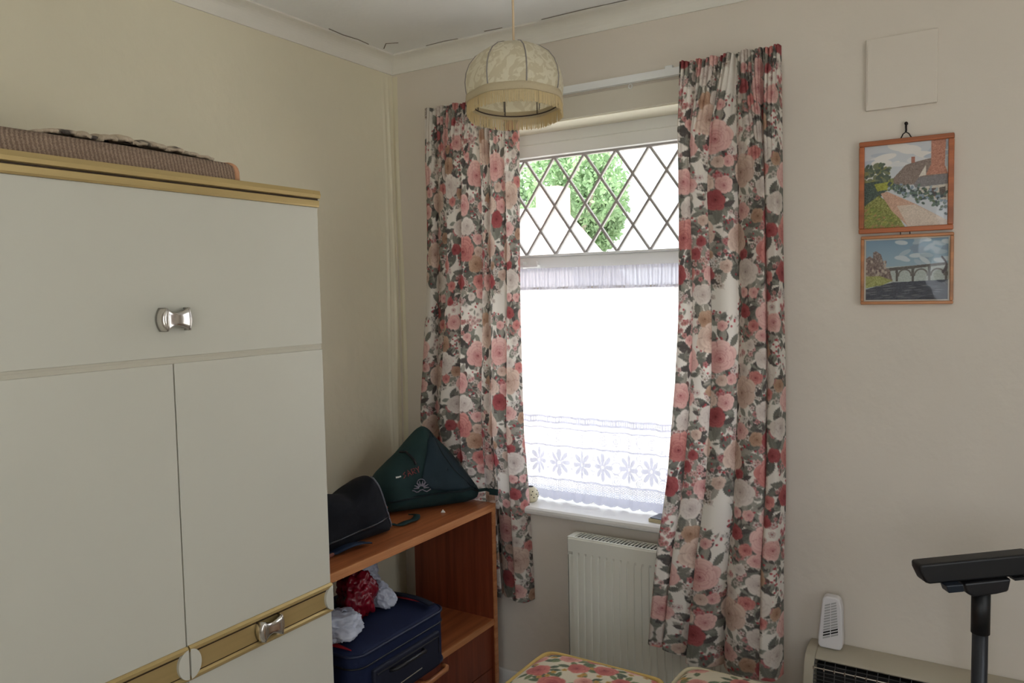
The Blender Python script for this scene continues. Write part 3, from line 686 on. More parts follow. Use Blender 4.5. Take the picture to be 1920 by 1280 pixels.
cb = thing('carrier_bag', (.27,-.76,T), 'grey carrier bag lying left of the red one under the bookcase top', 'plastic bag', None)
crumple((.235,-.800,T+.055), (.065,.060,.060), 8.8, .35, 5, T).build('bag_body', mat('grey_polythene', rgb(120, 128, 140), .4, bump=.004, bscale=24), cb, smooth=True)

# ------------------------------------------------------------ radiator
rx0, rx1, rz0, rz1 = .787, 1.372, .085, .682
rd = thing('radiator', ((rx0+rx1)/2, -.075, 0), 'white ribbed panel radiator under the window', 'radiator')
n = 22; mb = MB(); P = []
pw = (rx1-rx0-.03)/n
xs = [(rx0, -.100), (rx0+.003, -.106), (rx0+.012, -.108)]
prof = []
for k in range(n):
    xa = rx0+.015+k*pw; prof += [(xa+pw*.0, 0), (xa+pw*.14, 0), (xa+pw*.26, 1), (xa+pw*.50, 1.0), (xa+pw*.86, 1), (xa+pw*.98, 0)]
xsl = [(rx0, None), (rx0+.004, 0)] + prof + [(rx1-.004, 0), (rx1, None)]
zrows = [(rz0, None), (rz0+.004, 0), (rz0+.035, 0), (rz0+.05, 1), (rz1-.062, 1), (rz1-.046, 0), (rz1-.004, 0), (rz1, None)]
for z, kz in zrows:
    row = []
    for x, kx in xsl:
        if kz is None or kx is None: y = -.103
        else: y = -.108 + .0075*(0 if kz == 0 else (0 if kx == 1 else 1))
        row.append((x, y, z))
    P.append(row)
mb.grid(np.array(P)); mb.build('front_panel', M['radiator'], rd, bevel=0)
B(rx0, rx1, -.103, -.099, rz0, rz1).build('rear_panel', M['radiator'], rd)
B(rx0+.004, rx1-.004, -.045, -.038, rz0+.004, rz1-.004).build('rear_panel', M['radiator'], rd)
mb = MB(); mb.box(rx0+.001, rx0+.0035, -.103, -.040, rz0+.01, rz1-.002); mb.build('side_cover', M['radiator'], rd)
mb = MB(); mb.box(rx1-.0035, rx1-.001, -.103, -.040, rz0+.01, rz1-.002); mb.build('side_cover', M['radiator'], rd)
mb = MB(); mb.box(rx0, rx1, -.104, -.096, rz1-.001, rz1+.002); mb.box(rx0, rx1, -.047, -.040, rz1-.001, rz1+.002)
mb.box(rx0, rx0+.022, -.096, -.047, rz1-.001, rz1+.002); mb.box(rx1-.022, rx1, -.096, -.047, rz1-.001, rz1+.002)
ng = 42
for k in range(ng): xa = rx0+.022+(rx1-rx0-.044)*(k+.5)/ng; mb.prism([(xa-.0028, -.096), (xa+.0010, -.096), (xa+.0048, -.047), (xa+.0010, -.047)], 'z', rz1-.001, rz1+.002)
mb.build('top_grille', M['radiator'], rd)
B(rx0+.01, rx1-.01, -.094, -.05, rz1-.05, rz1-.010).build('grille_shade', M['darkgap'], rd)  # near-black box standing in for the shade inside the grille slots
for xx in (rx0+.12, rx1-.12): B(xx-.015, xx+.015, -.040, -.0, .25, .55).build('wall_bracket', M['radiator'], rd)
mb = MB(); mb.tube([(rx1+.02, -.07, .11), (rx1+.02, -.07, 0)], .0075, 10); mb.tube([(rx1-.005, -.07, .11), (rx1+.03, -.07, .11)], .012, 10); mb.tube([(rx1+.02,-.07,.11), (rx1+.02,-.07,.17)], .017, 12)
mb.build('valve', M['white_plastic'], rd, smooth=True)

# ------------------------------------------------------------ curtains
def interp(tab, z):
    zs = [a for a, _ in tab]; return float(np.interp(z, zs, [b for _, b in tab]))
def curtain(name, label, left, right, y0t, zt, zbf, panels, canv, amp, seed, uoff, side=1, cols=430, dz=.0026):
    """left / right / y0t: tables z -> value (ascending z); panels: relative fold widths from left to right"""
    g = np.random.default_rng(seed); cum = np.r_[0, np.cumsum(panels)]; cum = cum/cum[-1]; npn = len(panels)
    amps = amp*(.8+.4*g.random(npn)); skew = .30+.4*g.random(npn); lean = np.where(g.random(npn) < .7, 1, -1)*side*(.55+.5*g.random(npn)); lean[0] = 0; lean[-1] = 0; edgep = np.zeros(npn, bool)
    zref = zt-1.0; rows = int((zt-min(zbf(0), zbf(1), zbf(.5)))/dz)
    gat = np.cumsum(.7+.6*g.random(28)); gat = np.r_[0, gat]/gat[-1]
    def row(i, T):
        f = i/(rows-1); tt = T + .012*np.sin(f*5+seed)*np.sin(PI*T)
        zz = zt+(np.interp(T, np.linspace(0, 1, 60), [zbf(t) for t in np.linspace(0, 1, 60)])-zt)*f
        zc = zt+(zbf(.5)-zt)*f; depth = zt-zc
        x0 = interp(left, zc); x1 = interp(right, zc)
        k = np.clip(np.searchsorted(cum, tt, side='right')-1, 0, npn-1); ph = (tt-cum[k])/(cum[k+1]-cum[k])
        ph = np.clip(ph, 0, 1); s = skew[k]
        bulge = 1-(1-np.abs(np.sin(PI*ph**(.8+.4*s))))**2.6
        a = amps[k]*(min(1, .25+depth/.28))*(.85+.25*math.sin(f*4+seed))
        kg = np.clip(np.searchsorted(gat, T, side='right')-1, 0, 27); pg_ = (T-gat[kg])/(gat[kg+1]-gat[kg])
        gw = max(0, 1-depth/.45)**1.5*.014 ; gth = np.abs(np.sin(PI*np.clip(pg_, 0, 1)))**.7*gw
        yb = interp(y0t, zc)
        y = yb - a*bulge - gth + .006*np.sin(T*21+f*6)*min(1, depth*2)
        x = x0+(x1-x0)*tt + lean[k]*a*bulge*np.sin(PI*ph)**.5*min(1, .2+depth*2)*np.where(edgep[k], .35, 1)
        zz = zz + (.003*np.sin(T*40) if i < 3 else 0)
        return np.stack([x, y, zz], -1)
    T0 = np.linspace(0, 1, 4000); q0 = row(int(rows*.5), T0); s0 = np.r_[0, np.cumsum(np.linalg.norm(np.diff(q0[:, :2], axis=0), axis=1))]
    T = np.interp(np.linspace(0, s0[-1], cols), s0, T0); P = np.zeros((rows, cols, 3)); T1 = np.linspace(0, 1, 1300)
    for i in range(rows):
        q = row(i, T1); sq = np.r_[0, np.cumsum(np.linalg.norm(np.diff(q[:, :2], axis=0), axis=1))]; tg = np.linspace(0, sq[-1], cols)
        for ax_ in range(3): P[i, :, ax_] = np.interp(tg, sq, q[:, ax_])
    mid = int(rows*.5); d = np.linalg.norm(np.diff(P[mid, :, :2], axis=0), axis=1); S = np.r_[0, np.cumsum(d)]
    U = np.tile(S+uoff, (rows, 1)); V = zt+.4-P[:, :, 2]
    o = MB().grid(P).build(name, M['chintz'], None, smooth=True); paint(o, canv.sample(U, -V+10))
    return o, P
M['chintz'] = mat('chintz_print', (1,1,1,1), .8, attr='paint', transl=.33, spec=.25)
canv = chintz(.60, .64, .0014, 21)
oL, PL = curtain('curtain', None, [(.39,.17),(.75,.145),(1.08,.150),(1.5,.185),(1.9,.200),(2.17,.205)], [(.39,.600),(.8,.584),(1.48,.588),(2.17,.600)],
    [(.39,-.012),(.80,-.012),(1.0,-.035),(2.17,-.052)], 2.175, lambda t: .400-.0*t, [1.0,.9,1.3,1.5,.8,1.3,1.1], canv, .042, 4, .03)
oR, PR = curtain('curtain', None, [(.38,1.090),(.60,1.110),(.80,1.130),(.95,1.140),(1.4,1.165),(2.17,1.172)], [(.38,1.492),(.80,1.490),(1.3,1.482),(1.6,1.476),(2.17,1.468)],
    [(.38,-.125),(.70,-.118),(.90,-.078),(1.2,-.055),(2.17,-.050)], 2.178, lambda t: .418-.030*min(1, t*1.6)+.006*math.sin(t*9), [1.0,1.5,.95,1.6,.95], canv, .066, 9, .33, -1)
for o, P, lab in ((oL, PL, 'rose-print chintz curtain hanging left of the window behind the bookcase'), (oR, PR, 'rose-print chintz curtain hanging right of the window over the radiator')):
    cen = Vector((float(P[:, :, 0].mean()), float(P[:, :, 1].mean()), float(P[-1, :, 2].mean())))
    root = thing('floral_curtain', cen, lab, 'curtain', 'pair of floral curtains')
    o.data.transform(Matrix.Translation(-cen)); o.parent = root; o.name = 'curtain_fabric'
    # header tape behind the gathers
    xa, xb = float(P[0, :, 0].min()), float(P[0, :, 0].max()); yb = float(P[0, :, 1].max())
    B(xa+.004, xb-.004, yb+.001, yb+.0045, 2.135, 2.172).build('header_tape', mat('header_tape', rgb(225, 220, 210), .9), root)
    for k in range(9): xx = xa+.012+(xb-xa-.024)*k/8; MB().tube([(xx, yb+.004, 2.150), (xx, yb+.008, 2.162), (xx, yb+.012, 2.168)], .0015, 5).build('curtain_hook', M['white_plastic'], root)
rl = thing('curtain_rail', (.83, -.02, 2.17), 'white plastic curtain track fixed above the window', 'curtain rail')
RX0, RX1 = .215, 1.452
MB().prism([(-.022, 2.158), (-.016, 2.158), (-.016, 2.163), (-.010, 2.163), (-.010, 2.158), (-.004, 2.158), (-.004, 2.181), (-.022, 2.181)], 'x', RX0, RX1).build('track', M['frame_w'], rl)
for xx in (.25, .66, 1.12, 1.40): B(xx-.012, xx+.012, -.016, 0, 2.172, 2.192).build('bracket', M['frame_w'], rl, bevel=.002)
for xx in (RX0, RX1): B(xx-.006, xx+.006, -.026, -.001, 2.155, 2.184).build('end_stop', M['frame_w'], rl, bevel=.002)
MB().tube([(.992+.006*math.cos(t), -.013, 2.148+.007*math.sin(t)) for t in np.linspace(0, 2*PI, 14, endpoint=False)], .0014, 6, closed=True).build('glider_ring', M['frame_w'], rl, smooth=True)
# pale painted board between the rail and the reveal
struct(B(WX0-.12, WX1+.12, -.006, 0, WZ1+.0, 2.150).build('trim_6', mat('board_paint', rgb(214, 208, 194), .55, var=.03, vscale=5), bevel=.002), 'painted board above the window opening')

# ------------------------------------------------------------ net curtain with lace border
nc = thing('net_curtain', (.83, .085, .745), 'sheer white net curtain with lace border hanging in the window recess', 'net curtain')
lace = Canvas(.30, .34, .0012, (0, 0, 0)); LW = .12
def fill(c, v): return (v, v, v)
lc = Canvas(.12, .33, .0012, (70, 70, 70))      # density canvas: 255 = solid thread, 0 = hole ; v from the hem upward
jj, ii, X, Y = lc.win(.06, .165, .3)
yy = (np.arange(lc.ny)*lc.res)[:, None]+np.zeros((1, lc.nx)); xx = (np.arange(lc.nx)*lc.res)[None, :]+np.zeros((lc.ny, 1))
D_ = np.full((lc.ny, lc.nx), 30.0)
D_[(yy < .045)] = 170
dots = ((np.mod(xx, .008)-.004)**2+(np.mod(yy+.004*(np.floor(xx/.008) % 2), .008)-.004)**2 < .0022**2)
D_[(yy > .035) & (yy < .075) & ~dots] = 150; D_[(yy > .035) & (yy < .075) & dots] = 10
for yb_, t_ in ((.078, .003), (.200, .003), (.285, .004), (.305, .004), (.265, .0025)): D_[np.abs(yy-yb_) < t_] = 215
lad = (yy > .288) & (yy < .303) & (np.mod(xx, .010) < .005); D_[lad] = 190
D_[(yy > .205) & (yy < .262)] = 75
cx, cy = .06, .14; r = np.hypot(xx-cx, yy-cy); th = np.arctan2(yy-cy, xx-cx)
pet = (r < .050*np.abs(np.cos(4*th))**.6) & (r > .006); D_[pet] = 190
ring = (np.abs(np.hypot(xx-0, yy-.14)-.020) < .002) | (np.abs(np.hypot(xx-.12, yy-.14)-.020) < .002); D_[ring] = 170
for (a, b) in ((0, .095), (.12, .095), (0, .185), (.12, .185), (.06, .232), (0, .235), (.12, .235)):
    q = np.hypot(xx-a, yy-b); t2 = np.arctan2(yy-b, xx-a); sp = (np.abs(np.mod(q-.004*t2/PI, .008)-.004) < .0012) & (q < .024); D_[sp] = 180
hemx = .008*np.abs(np.sin(PI*xx/.06)); D_[yy < .010-hemx] = 0; D_[(yy < .014-hemx) & (yy >= .010-hemx)] = 240
lc.a[:] = D_[..., None]
NZT, NZB = 1.585, .744
cols_, rows_ = 560, 560; P = np.zeros((rows_, cols_, 3)); T = np.linspace(0, 1, cols_); g = np.random.default_rng(3)
fr = [(9, .4), (17, 2.1), (26, 4.0)]; wob = sum(math.cos(0)*np.sin(2*PI*f_*T+p_)/(1+k_*.9) for k_, (f_, p_) in enumerate(fr))
gath = np.sin(2*PI*75*T)+.6*np.sin(2*PI*53*T+1)
for i in range(rows_):
    f = i/(rows_-1); z = NZT+(NZB-NZT)*f; hd = max(0, 1-(NZT-z)/.085)
    A = .0085*(1-.55*hd)*(1+.3*math.sin(f*5)); ff = min(1, f*4)
    y = .083+A*wob*ff*.9-.0028*gath*(max(0, 1-f*3)**1.2) - (.004*math.exp(-((NZT-z-.075)/.006)**2))
    P[i, :, 0] = WX0+.012+(WX1-WX0-.024)*T+.004*np.sin(T*30+f*3); P[i, :, 1] = y; P[i, :, 2] = z - (0.0)
S = np.linspace(0, 1.30, cols_); U = np.tile(S, (rows_, 1)); V = P[:, :, 2]-NZB
dens = np.where(V[..., None] < .325, lc.sample(U, V)[..., :1], 0)
dl = np.zeros((rows_, cols_)); ll = np.interp(lc.a[..., 0], [0, 255], [0, 1])
J = np.clip((V/lc.res).astype(int), 0, lc.ny-1); I = (U/lc.res).astype(int) % lc.nx; dl = 1-(1-ll[J, I])**2.4
plain = .30+.12*(np.cos(T*2*PI*9)[None, :]+1)/2; headm = (P[:, :, 2] > NZT-.075)
dl = np.where(V < .318, dl, plain); hs = .93+.06*gath[None, :]/1.6; dl = np.where(headm, np.clip(hs, .6, .99), dl); dl = np.where(np.abs(P[:, :, 2]-(NZT-.075)) < .003, .97, dl)
o = MB().grid(P).build('net_fabric', None or M['gloss'], nc, smooth=True); paint(o, np.repeat(np.clip(dl, 0, 1)[..., None], 3, 2), 'weave')
m = bpy.data.materials.new('net_voile'); m.use_nodes = True; N = m.node_tree.nodes; L = m.node_tree.links; N.remove(N['Principled BSDF'])
df = N.new('ShaderNodeBsdfDiffuse'); df.inputs[0].default_value = rgb(236, 236, 246); tr = N.new('ShaderNodeBsdfTranslucent'); tr.inputs[0].default_value = rgb(180, 182, 200)
m1 = N.new('ShaderNodeMixShader'); m1.inputs[0].default_value = .5; L.new(df.outputs[0], m1.inputs[1]); L.new(tr.outputs[0], m1.inputs[2])
tp = N.new('ShaderNodeBsdfTransparent'); m2 = N.new('ShaderNodeMixShader'); at = N.new('ShaderNodeAttribute'); at.attribute_name = 'weave'
L.new(at.outputs['Fac'], m2.inputs[0]); L.new(tp.outputs[0], m2.inputs[1]); L.new(m1.outputs[0], m2.inputs[2]); L.new(m2.outputs[0], N['Material Output'].inputs[0])
o.data.materials.clear(); o.data.materials.append(m)
MB().tube([(WX0, .088, NZT-.072), (WX1, .088, NZT-.072)], .0035, 8).build('curtain_wire', mat('cream_wire', rgb(225, 212, 180), .4), nc, smooth=True)

# ornaments on the sill
pot = thing('pomander', (.560, .040, .741), 'small cream pierced ceramic pomander on the window sill', 'ornament')
pr = [(.0005, .0), (.020, .0), (.027, .006), (.031, .020), (.030, .034), (.024, .046), (.014, .0535), (.012, .0535), (.012, .050), (.0005, .050)]
mb = MB().lathe([(r, z) for r, z in pr], (.560, .040, .741), 32); mb.build('pot', mat('cream_ceramic', rgb(208, 200, 170), .35, var=.06, vscale=60), pot, smooth=True)
mb = MB()
for rr_, zz, n_, ph in ((.0268, .041, 7, .2), (.0304, .030, 9, .5), (.0312, .020, 9, .1)):
    for k in range(n_):
        t = ph+2*PI*k/n_; d = Vector((math.cos(t), math.sin(t), 0)); c = Vector((.560, .040, .741+zz))+d*rr_
        mb.tube([c-d*.002, c+d*.0009], .0022, 8)
mb.build('piercing', M['darkgap'], pot)
MB().lathe([(.0005, .0), (.0118, 0), (.0118, .0012), (.0005, .0012)], (.560, .040, .741+.0535), 20).build('opening', M['darkgap'], pot)
bx = thing('trinket_box', (1.072, .035, .741), 'small dark-topped box with pale gilt edge on the sill beside the right curtain', 'box')
mb = MB().prism([(1.034,.000),(1.104,-.010),(1.114,.060),(1.046,.068)], 'z', .741, .752); mb.build('box_body', mat('gilt_card', rgb(198, 186, 150), .4, .2), bx, bevel=.001)
MB().prism([(1.038,.004),(1.101,-.006),(1.110,.056),(1.049,.064)], 'z', .752, .7545).build('dark_lid', mat('dark_lid', rgb(46, 50, 60), .3), bx)

# ------------------------------------------------------------ pendant lamp
LC = Vector((1.012, -.755, 0)); LZ = 1.955; LR = .1135
lp = thing('pendant_lamp', (LC.x, LC.y, ZC), 'cream fringed fabric dome lampshade hanging from the ceiling', 'lamp')
MB().lathe([(.0005, -.028), (.02, -.028), (.036, -.012), (.038, 0)], (LC.x, LC.y, ZC), 28).build('ceiling_rose', M['white_plastic'], lp, smooth=True)
rod_between((LC.x, LC.y, ZC-.02), (LC.x, LC.y, LZ+.10), .0028).build('cord', mat('beige_flex', rgb(214, 190, 158), .6), lp, smooth=True)
def octo(t, z): return 1-.035*(.5-.5*math.cos(8*t))**1.0+0.0
H_ = .142
prof = [(LR*1.0, 0), (LR*1.03, .015), (LR*1.045, .035), (LR*1.02, .057), (LR*.95, .078), (LR*.82, .098), (LR*.62, .115), (LR*.40, .126), (LR*.20, .131), (LR*.17, .129)]
shade_m = mat('brocade', rgb(226, 218, 192), .7, transl=.35, sheen=.2)
N = shade_m.node_tree.nodes; L = shade_m.node_tree.links; tc = [n for n in N if n.type == 'TEX_COORD'][0]
nz = N.new('ShaderNodeTexNoise'); nz.inputs['Scale'].default_value = 34; nz.inputs['Detail'].default_value = 1.5; nz.inputs['Distortion'].default_value = 2.2; L.new(tc.outputs['Object'], nz.inputs[0])
cr = N.new('ShaderNodeValToRGB'); cr.color_ramp.elements[0].position = .47; cr.color_ramp.elements[1].position = .53; cr.color_ramp.elements[0].color = rgb(206, 196, 168); cr.color_ramp.elements[1].color = rgb(230, 224, 202)
L.new(nz.outputs['Fac'], cr.inputs[0]); L.new(cr.outputs[0], N['Principled BSDF'].inputs['Base Color'])
sh = MB().lathe(prof, (LC.x, LC.y, LZ), 96, octo).build('lamp_shade', shade_m, lp, smooth=True)
mb = MB()
rot0 = math.radians(9)
for k in range(8):
    t = 2*PI*k/8; mb2 = [(LC.x+r*1.004*math.cos(t), LC.y+r*1.004*math.sin(t), LZ+z) for r, z in prof[:-1]]
    MB().tube(mb2, .0016, 6).build('rib', mat('rib_piping', rgb(146, 140, 134), .7) if k == 0 else bpy.data.materials['rib_piping'], sh, smooth=True)
MB().lathe([(LR*1.012, .007), (LR*1.03, .006), (LR*1.035, -.010), (LR*1.015, -.012), (LR*1.0, -.010), (LR*.997, .007)], (LC.x, LC.y, LZ), 80, octo).build('braid', mat('cream_braid', rgb(206, 192, 160), .8, bump=.001, bscale=300, transl=.2), sh, smooth=True)
mb = MB(); g = np.random.default_rng(8)
for k in range(330):
    t = 2*PI*k/330; r = LR*1.008*octo(t, 0); l = .031+.004*g.random(); a = (LC.x+r*math.cos(t), LC.y+r*math.sin(t), LZ-.006)
    tj = t+g.normal()*.006; rr_ = r+.001*g.normal(); mb.tube([a, (LC.x+rr_*math.cos(tj), LC.y+rr_*math.sin(tj), LZ-.006-l)], [.00085, .0010], 4)
fg = mb.build('fringe', mat('cream_fringe', rgb(222, 204, 160), .8, transl=.3), sh); fg['kind'] = 'stuff'
wm = mat('wire_dark', rgb(70, 58, 56), .5, .3)
MB().tube([(LC.x+LR*.93*math.cos(t), LC.y+LR*.93*math.sin(t), LZ-.006) for t in np.linspace(0, 2*PI, 48, endpoint=False)], .0016, 6, closed=True).build('wire_ring', wm, sh, smooth=True)
for k in range(8):
    t = 2*PI*k/8+.0; MB().tube([(LC.x+LR*.93*math.cos(t), LC.y+LR*.93*math.sin(t), LZ-.006), (LC.x+LR*.93*math.cos(t), LC.y+LR*.93*math.sin(t), LZ+.05)], .0012, 6).build('strut', wm, sh, smooth=True)
def tilt_all(o):
    pv = Vector((LC.x, LC.y, LZ+.13)) - ORG[o.name]; ax = (cam.matrix_world.translation - Vector((LC.x, LC.y, LZ))); ax.z = 0; ax.normalize(); ax = Vector((-ax.y, ax.x, 0))
    Mx = Matrix.Translation(pv) @ Matrix.Rotation(math.radians(-5), 4, ax) @ Matrix.Translation(-pv); o.data.transform(Mx)
    for c_ in o.children: tilt_all(c_)
tilt_all(sh)
mb = MB().lathe([(.0005, .0), (.016, .0), (.018, .02), (.016, .045), (.006, .055), (.0005, .055)], (LC.x, LC.y, LZ+.085), 20); mb.build('lamp_holder', M['white_plastic'], lp, smooth=True)

# ------------------------------------------------------------ right part of the wall
vc = thing('vent_cover', (1.768, -.004, 1.975), 'square painted-over cover plate high on the wall above the pictures', 'vent cover')
pm = M['wall']
B(1.682, 1.856, -.010, 0, 1.976, 2.168).build('plate', pm, vc, bevel=.003)
MB().tube([(1.688,-.0105,1.99),(1.688,-.0105,2.155)], .0012, 5).build('edge_seam', pm, vc)
hk = thing('picture_hook', (1.783, 0, 1.905), 'dark metal hook holding the upper picture', 'hook')
mb = MB().tube([(1.783, -.001, 1.932), (1.783, -.006, 1.930), (1.783, -.010, 1.920), (1.783, -.006, 1.913), (1.783, -.012, 1.909)], .0026, 8); mb.tube([(1.783, 0, 1.931), (1.783, -.009, 1.931)], .0045, 10)
mb.build('hook', mat('dark_metal', rgb(40, 34, 32), .4, .6), hk, smooth=True)
def picture(label, x0, x1, z0, z1, fw, mount, canvas_fn, tilt, woodc, y=.0):
    p = thing('framed_picture', ((x0+x1)/2, -.003, z0), label, 'picture')
    wm_ = wood('picture_frame_wood_%d' % int(z0*100), rgb(*[c*.7 for c in woodc]), rgb(*woodc), .35, 0, .6)
    mb = MB(); d = -.018
    for (a, b, c_, e) in ((x0, x1, z1-fw, z1), (x0, x1, z0, z0+fw)): mb.prism([(a, c_ if c_ > z0+.01 else z0), (b, c_ if c_ > z0+.01 else z0), (b, e), (a, e)], 'y', d, 0)
    mb.box(x0, x0+fw, d, 0, z0+fw, z1-fw); mb.box(x1-fw, x1, d, 0, z0+fw, z1-fw)
    mb.build('frame', wm_, p, bevel=.0025)
    B(x0+fw-.002, x1-fw+.002, -.008, -.002, z0+fw-.002, z1-fw+.002).build('mount', mat('mount_card', rgb(196, 190, 178), .8), p)
    W, H = x1-x0-2*fw-2*mount, z1-z0-2*fw-2*mount; cv = canvas_fn(W, H)
    nx, ny = int(W/.0011), int(H/.0011); X, Z = np.meshgrid(np.linspace(0, W, nx), np.linspace(0, H, ny)); P = np.stack([x0+fw+mount+X, np.full_like(X, -.0086), z0+fw+mount+Z], -1)
    o = MB().grid(P).build('print', mat('print_%d' % int(z0*100), (1,1,1,1), .6, attr='paint'), p); paint(o, cv.sample(X, Z))
    if canvas_fn is viaduct:
        for k in range(3): pass
    gp = np.zeros((40, 40, 3))
    for i in range(40):
        for j in range(40): gp[i, j] = (x0+fw+(x1-x0-2*fw)*j/39, -.0125+(.0022 if canvas_fn is viaduct else .0006)*nz3((j/39, i/39, 0), 4, 5), z0+fw+(z1-z0-2*fw)*i/39)
    MB().grid(gp).build('glazing', M['picture_glass'], p, smooth=True)
    return p
def poly_mask(c, pts):
    yy = (np.arange(c.ny)*c.res)[:, None]+np.zeros((1, c.nx)); xx = (np.arange(c.nx)*c.res)[None, :]+np.zeros((c.ny, 1)); ins = np.zeros_like(xx, bool)
    n = len(pts)
    for i in range(n):
        (xa, ya), (xb, yb) = pts[i], pts[(i+1) % n]; cnd = ((ya > yy) != (yb > yy)) & (xx < (xb-xa)*(yy-ya)/(yb-ya+1e-12)+xa); ins ^= cnd
    return ins
def shade(c, msk, colr, g, jit=10, cell=3):
    ny, nx = c.ny//cell+1, c.nx//cell+1; nn = np.kron(g.normal(size=(ny, nx)), np.ones((cell, cell)))[:c.ny, :c.nx]
    c.a[msk] = np.clip(np.array(colr, float)[None]+nn[msk][:, None]*jit, 0, 255)
def cottage(W, H):
    c = Canvas(W, H, .0008, (196, 200, 206), False); g = np.random.default_rng(2)
    F = lambda pts: [(x*W, (1-y)*H) for x, y in pts]      # unit coordinates, y downward
    for k in range(26): c.ell(g.random()*W, H*(.62+.38*g.random()), .02+.02*g.random(), .006+.006*g.random(), g.normal()*.2, [(212,212,214),(178,186,198),(224,220,216)][g.integers(3)])
    shade(c, poly_mask(c, F([(0,.42),(.5,.40),(.5,.5),(0,.62)])), (120, 126, 76), g, 16)
    for k in range(70): x, y = g.random()*.30, .22+.22*g.random(); c.ell(x*W, (1-y)*H, .007, .004, g.random()*3, [(86,98,80),(112,118,92),(128,126,78),(70,84,74)][g.integers(4)])
    shade(c, poly_mask(c, F([(.36,.40),(.50,.26),(.58,.24),(.82,.20),(.98,.36),(1,.50),(.36,.50)])), (134, 118, 110), g, 9)
    shade(c, poly_mask(c, F([(.80,.0),(.97,.0),(.96,.30),(1,.40),(.74,.40),(.80,.28)])), (184, 128, 108), g, 10)
    shade(c, poly_mask(c, F([(.57,.17),(.61,.17),(.61,.24),(.57,.24)])), (168, 112, 96), g, 8)
    shade(c, poly_mask(c, F([(.60,.50),(.66,.42),(1,.40),(1,.52),(.62,.54)])), (126, 122, 124), g, 7)
    shade(c, poly_mask(c, F([(.66,.54),(1,.52),(1,.72),(.66,.66)])), (196, 188, 176), g, 8)
    shade(c, poly_mask(c, F([(.66,.41),(.74,.28),(.745,.40)])), (216, 208, 196), g, 5)
    shade(c, poly_mask(c, F([(.78,.56),(.86,.56),(.87,.66),(.78,.65)])), (92, 78, 76), g, 8); shade(c, poly_mask(c, F([(.90,.56),(.97,.55),(.98,.68),(.90,.67)])), (92, 84, 80), g, 8)
    shade(c, poly_mask(c, F([(0,.44),(.22,.42),(.3,.52),(.2,.62),(0,.72)])), (60, 76, 70), g, 14)
    shade(c, poly_mask(c, F([(.12,.46),(.34,.44),(.36,.53),(.16,.55)])), (150, 152, 60), g, 12)
    shade(c, poly_mask(c, F([(0,.72),(.18,.60),(.30,.70),(.46,.93),(.5,1),(0,1)])), (132, 134, 70), g, 18)
    shade(c, poly_mask(c, F([(.20,.58),(.28,.56),(.60,.72),(1,.95),(1,1),(.54,1),(.34,.80)])), (196, 158, 138), g, 8)
    shade(c, poly_mask(c, F([(.40,.74),(.62,.74),(1,.95),(1,1),(.54,1)])), (206, 190, 176), g, 7)
    for k in range(170): t = g.random(); x, y = .30+.7*t, .50+.12*t+.22*t*g.random()+.03*g.normal(); c.ell(x*W, (1-y)*H, .0045, .003, g.random()*3, [(72,88,84),(96,116,104),(128,144,160),(86,100,74),(60,74,78),(150,160,168)][g.integers(6)])
    for k in range(110): x = g.random()*.42; y = .74+.26*g.random(); c.ell(x*W, (1-y)*H, .005, .0025, g.random(), [(150,146,70),(110,120,58),(160,124,84),(128,140,66)][g.integers(4)]) if y > .70+x*.5 else None
    return c
def viaduct(W, H):
    c = Canvas(W, H, .0008, (140, 164, 178), False); g = np.random.default_rng(6)
    F = lambda pts: [(x*W, (1-y)*H) for x, y in pts]
    yy = (np.arange(c.ny)*c.res/H)[:, None]; c.a[:] = np.array((176, 192, 196))*(1-yy)[..., None]+np.array((118, 146, 168))*yy[..., None]
    for k in range(24): c.ell(g.random()*W*.6+.4*W, H*(.6+.4*g.random()), .016, .006, g.normal()*.4, [(160,176,186),(128,146,162),(186,196,200)][g.integers(3)])
    shade(c, poly_mask(c, F([(0,.46),(1,.42),(1,.72),(0,.78)])), (168, 176, 172), g, 6)
    shade(c, poly_mask(c, F([(.20,.48),(.98,.40),(1,.44),(.22,.53)])), (92, 86, 82), g, 6)
    for k in range(5): x = .37+.20*k*.98; shade(c, poly_mask(c, F([(x,.46),(x+.035,.46),(x+.03,.70),(x+.005,.70)])), (88, 84, 80), g, 6)
    for k in range(4):
        x = .37+.196*k+.035
        for q in np.linspace(0, PI, 14): c.ell((x+.08-.078*math.cos(q))*W, (1-(.60-.10*math.sin(q)))*H, .0022, .0022, 0, (98, 92, 88))
    shade(c, poly_mask(c, F([(0,.30),(.05,.26),(.09,.30),(.09,.20),(.13,.18),(.19,.24),(.24,.46),(.30,.50),(.34,.70),(0,.66)])), (120, 104, 98), g, 16)
    for k in range(40): c.ell(g.random()*.26*W, (1-(.34+.28*g.random()))*H, .003, .004, 0, [(150,140,130),(96,78,78),(176,160,146)][g.integers(3)])
    shade(c, poly_mask(c, F([(0,.60),(.18,.60),(.34,.68),(.20,.76),(0,.80)])), (150, 152, 92), g, 12)
    shade(c, poly_mask(c, F([(0,.82),(.34,.71),(1,.68),(1,1),(0,1)])), (62, 66, 78), g, 10, 2)
    for k in range(60): c.ell(g.random()*W, (1-(.76+.24*g.random()))*H, .010, .0012, .03, [(92,96,106),(48,50,62),(110,112,118)][g.integers(3)])
    for k in range(14): t = k/13; c.ell((.93+.05*math.sin(t*3))*W, (1-(.32+.24*t))*H, .0022, .004, .4, (70, 62, 66))
    return c
pA = picture('watercolour of a thatched cottage and garden path in a square brown frame', 1.668, 1.897, 1.642, 1.892, .0135, .0, cottage, 0, (196, 112, 66))
pB = picture('small landscape picture of an arched viaduct in a thin light brown frame', 1.674, 1.899, 1.447, 1.635, .0085, .004, viaduct, 0, (206, 140, 92))
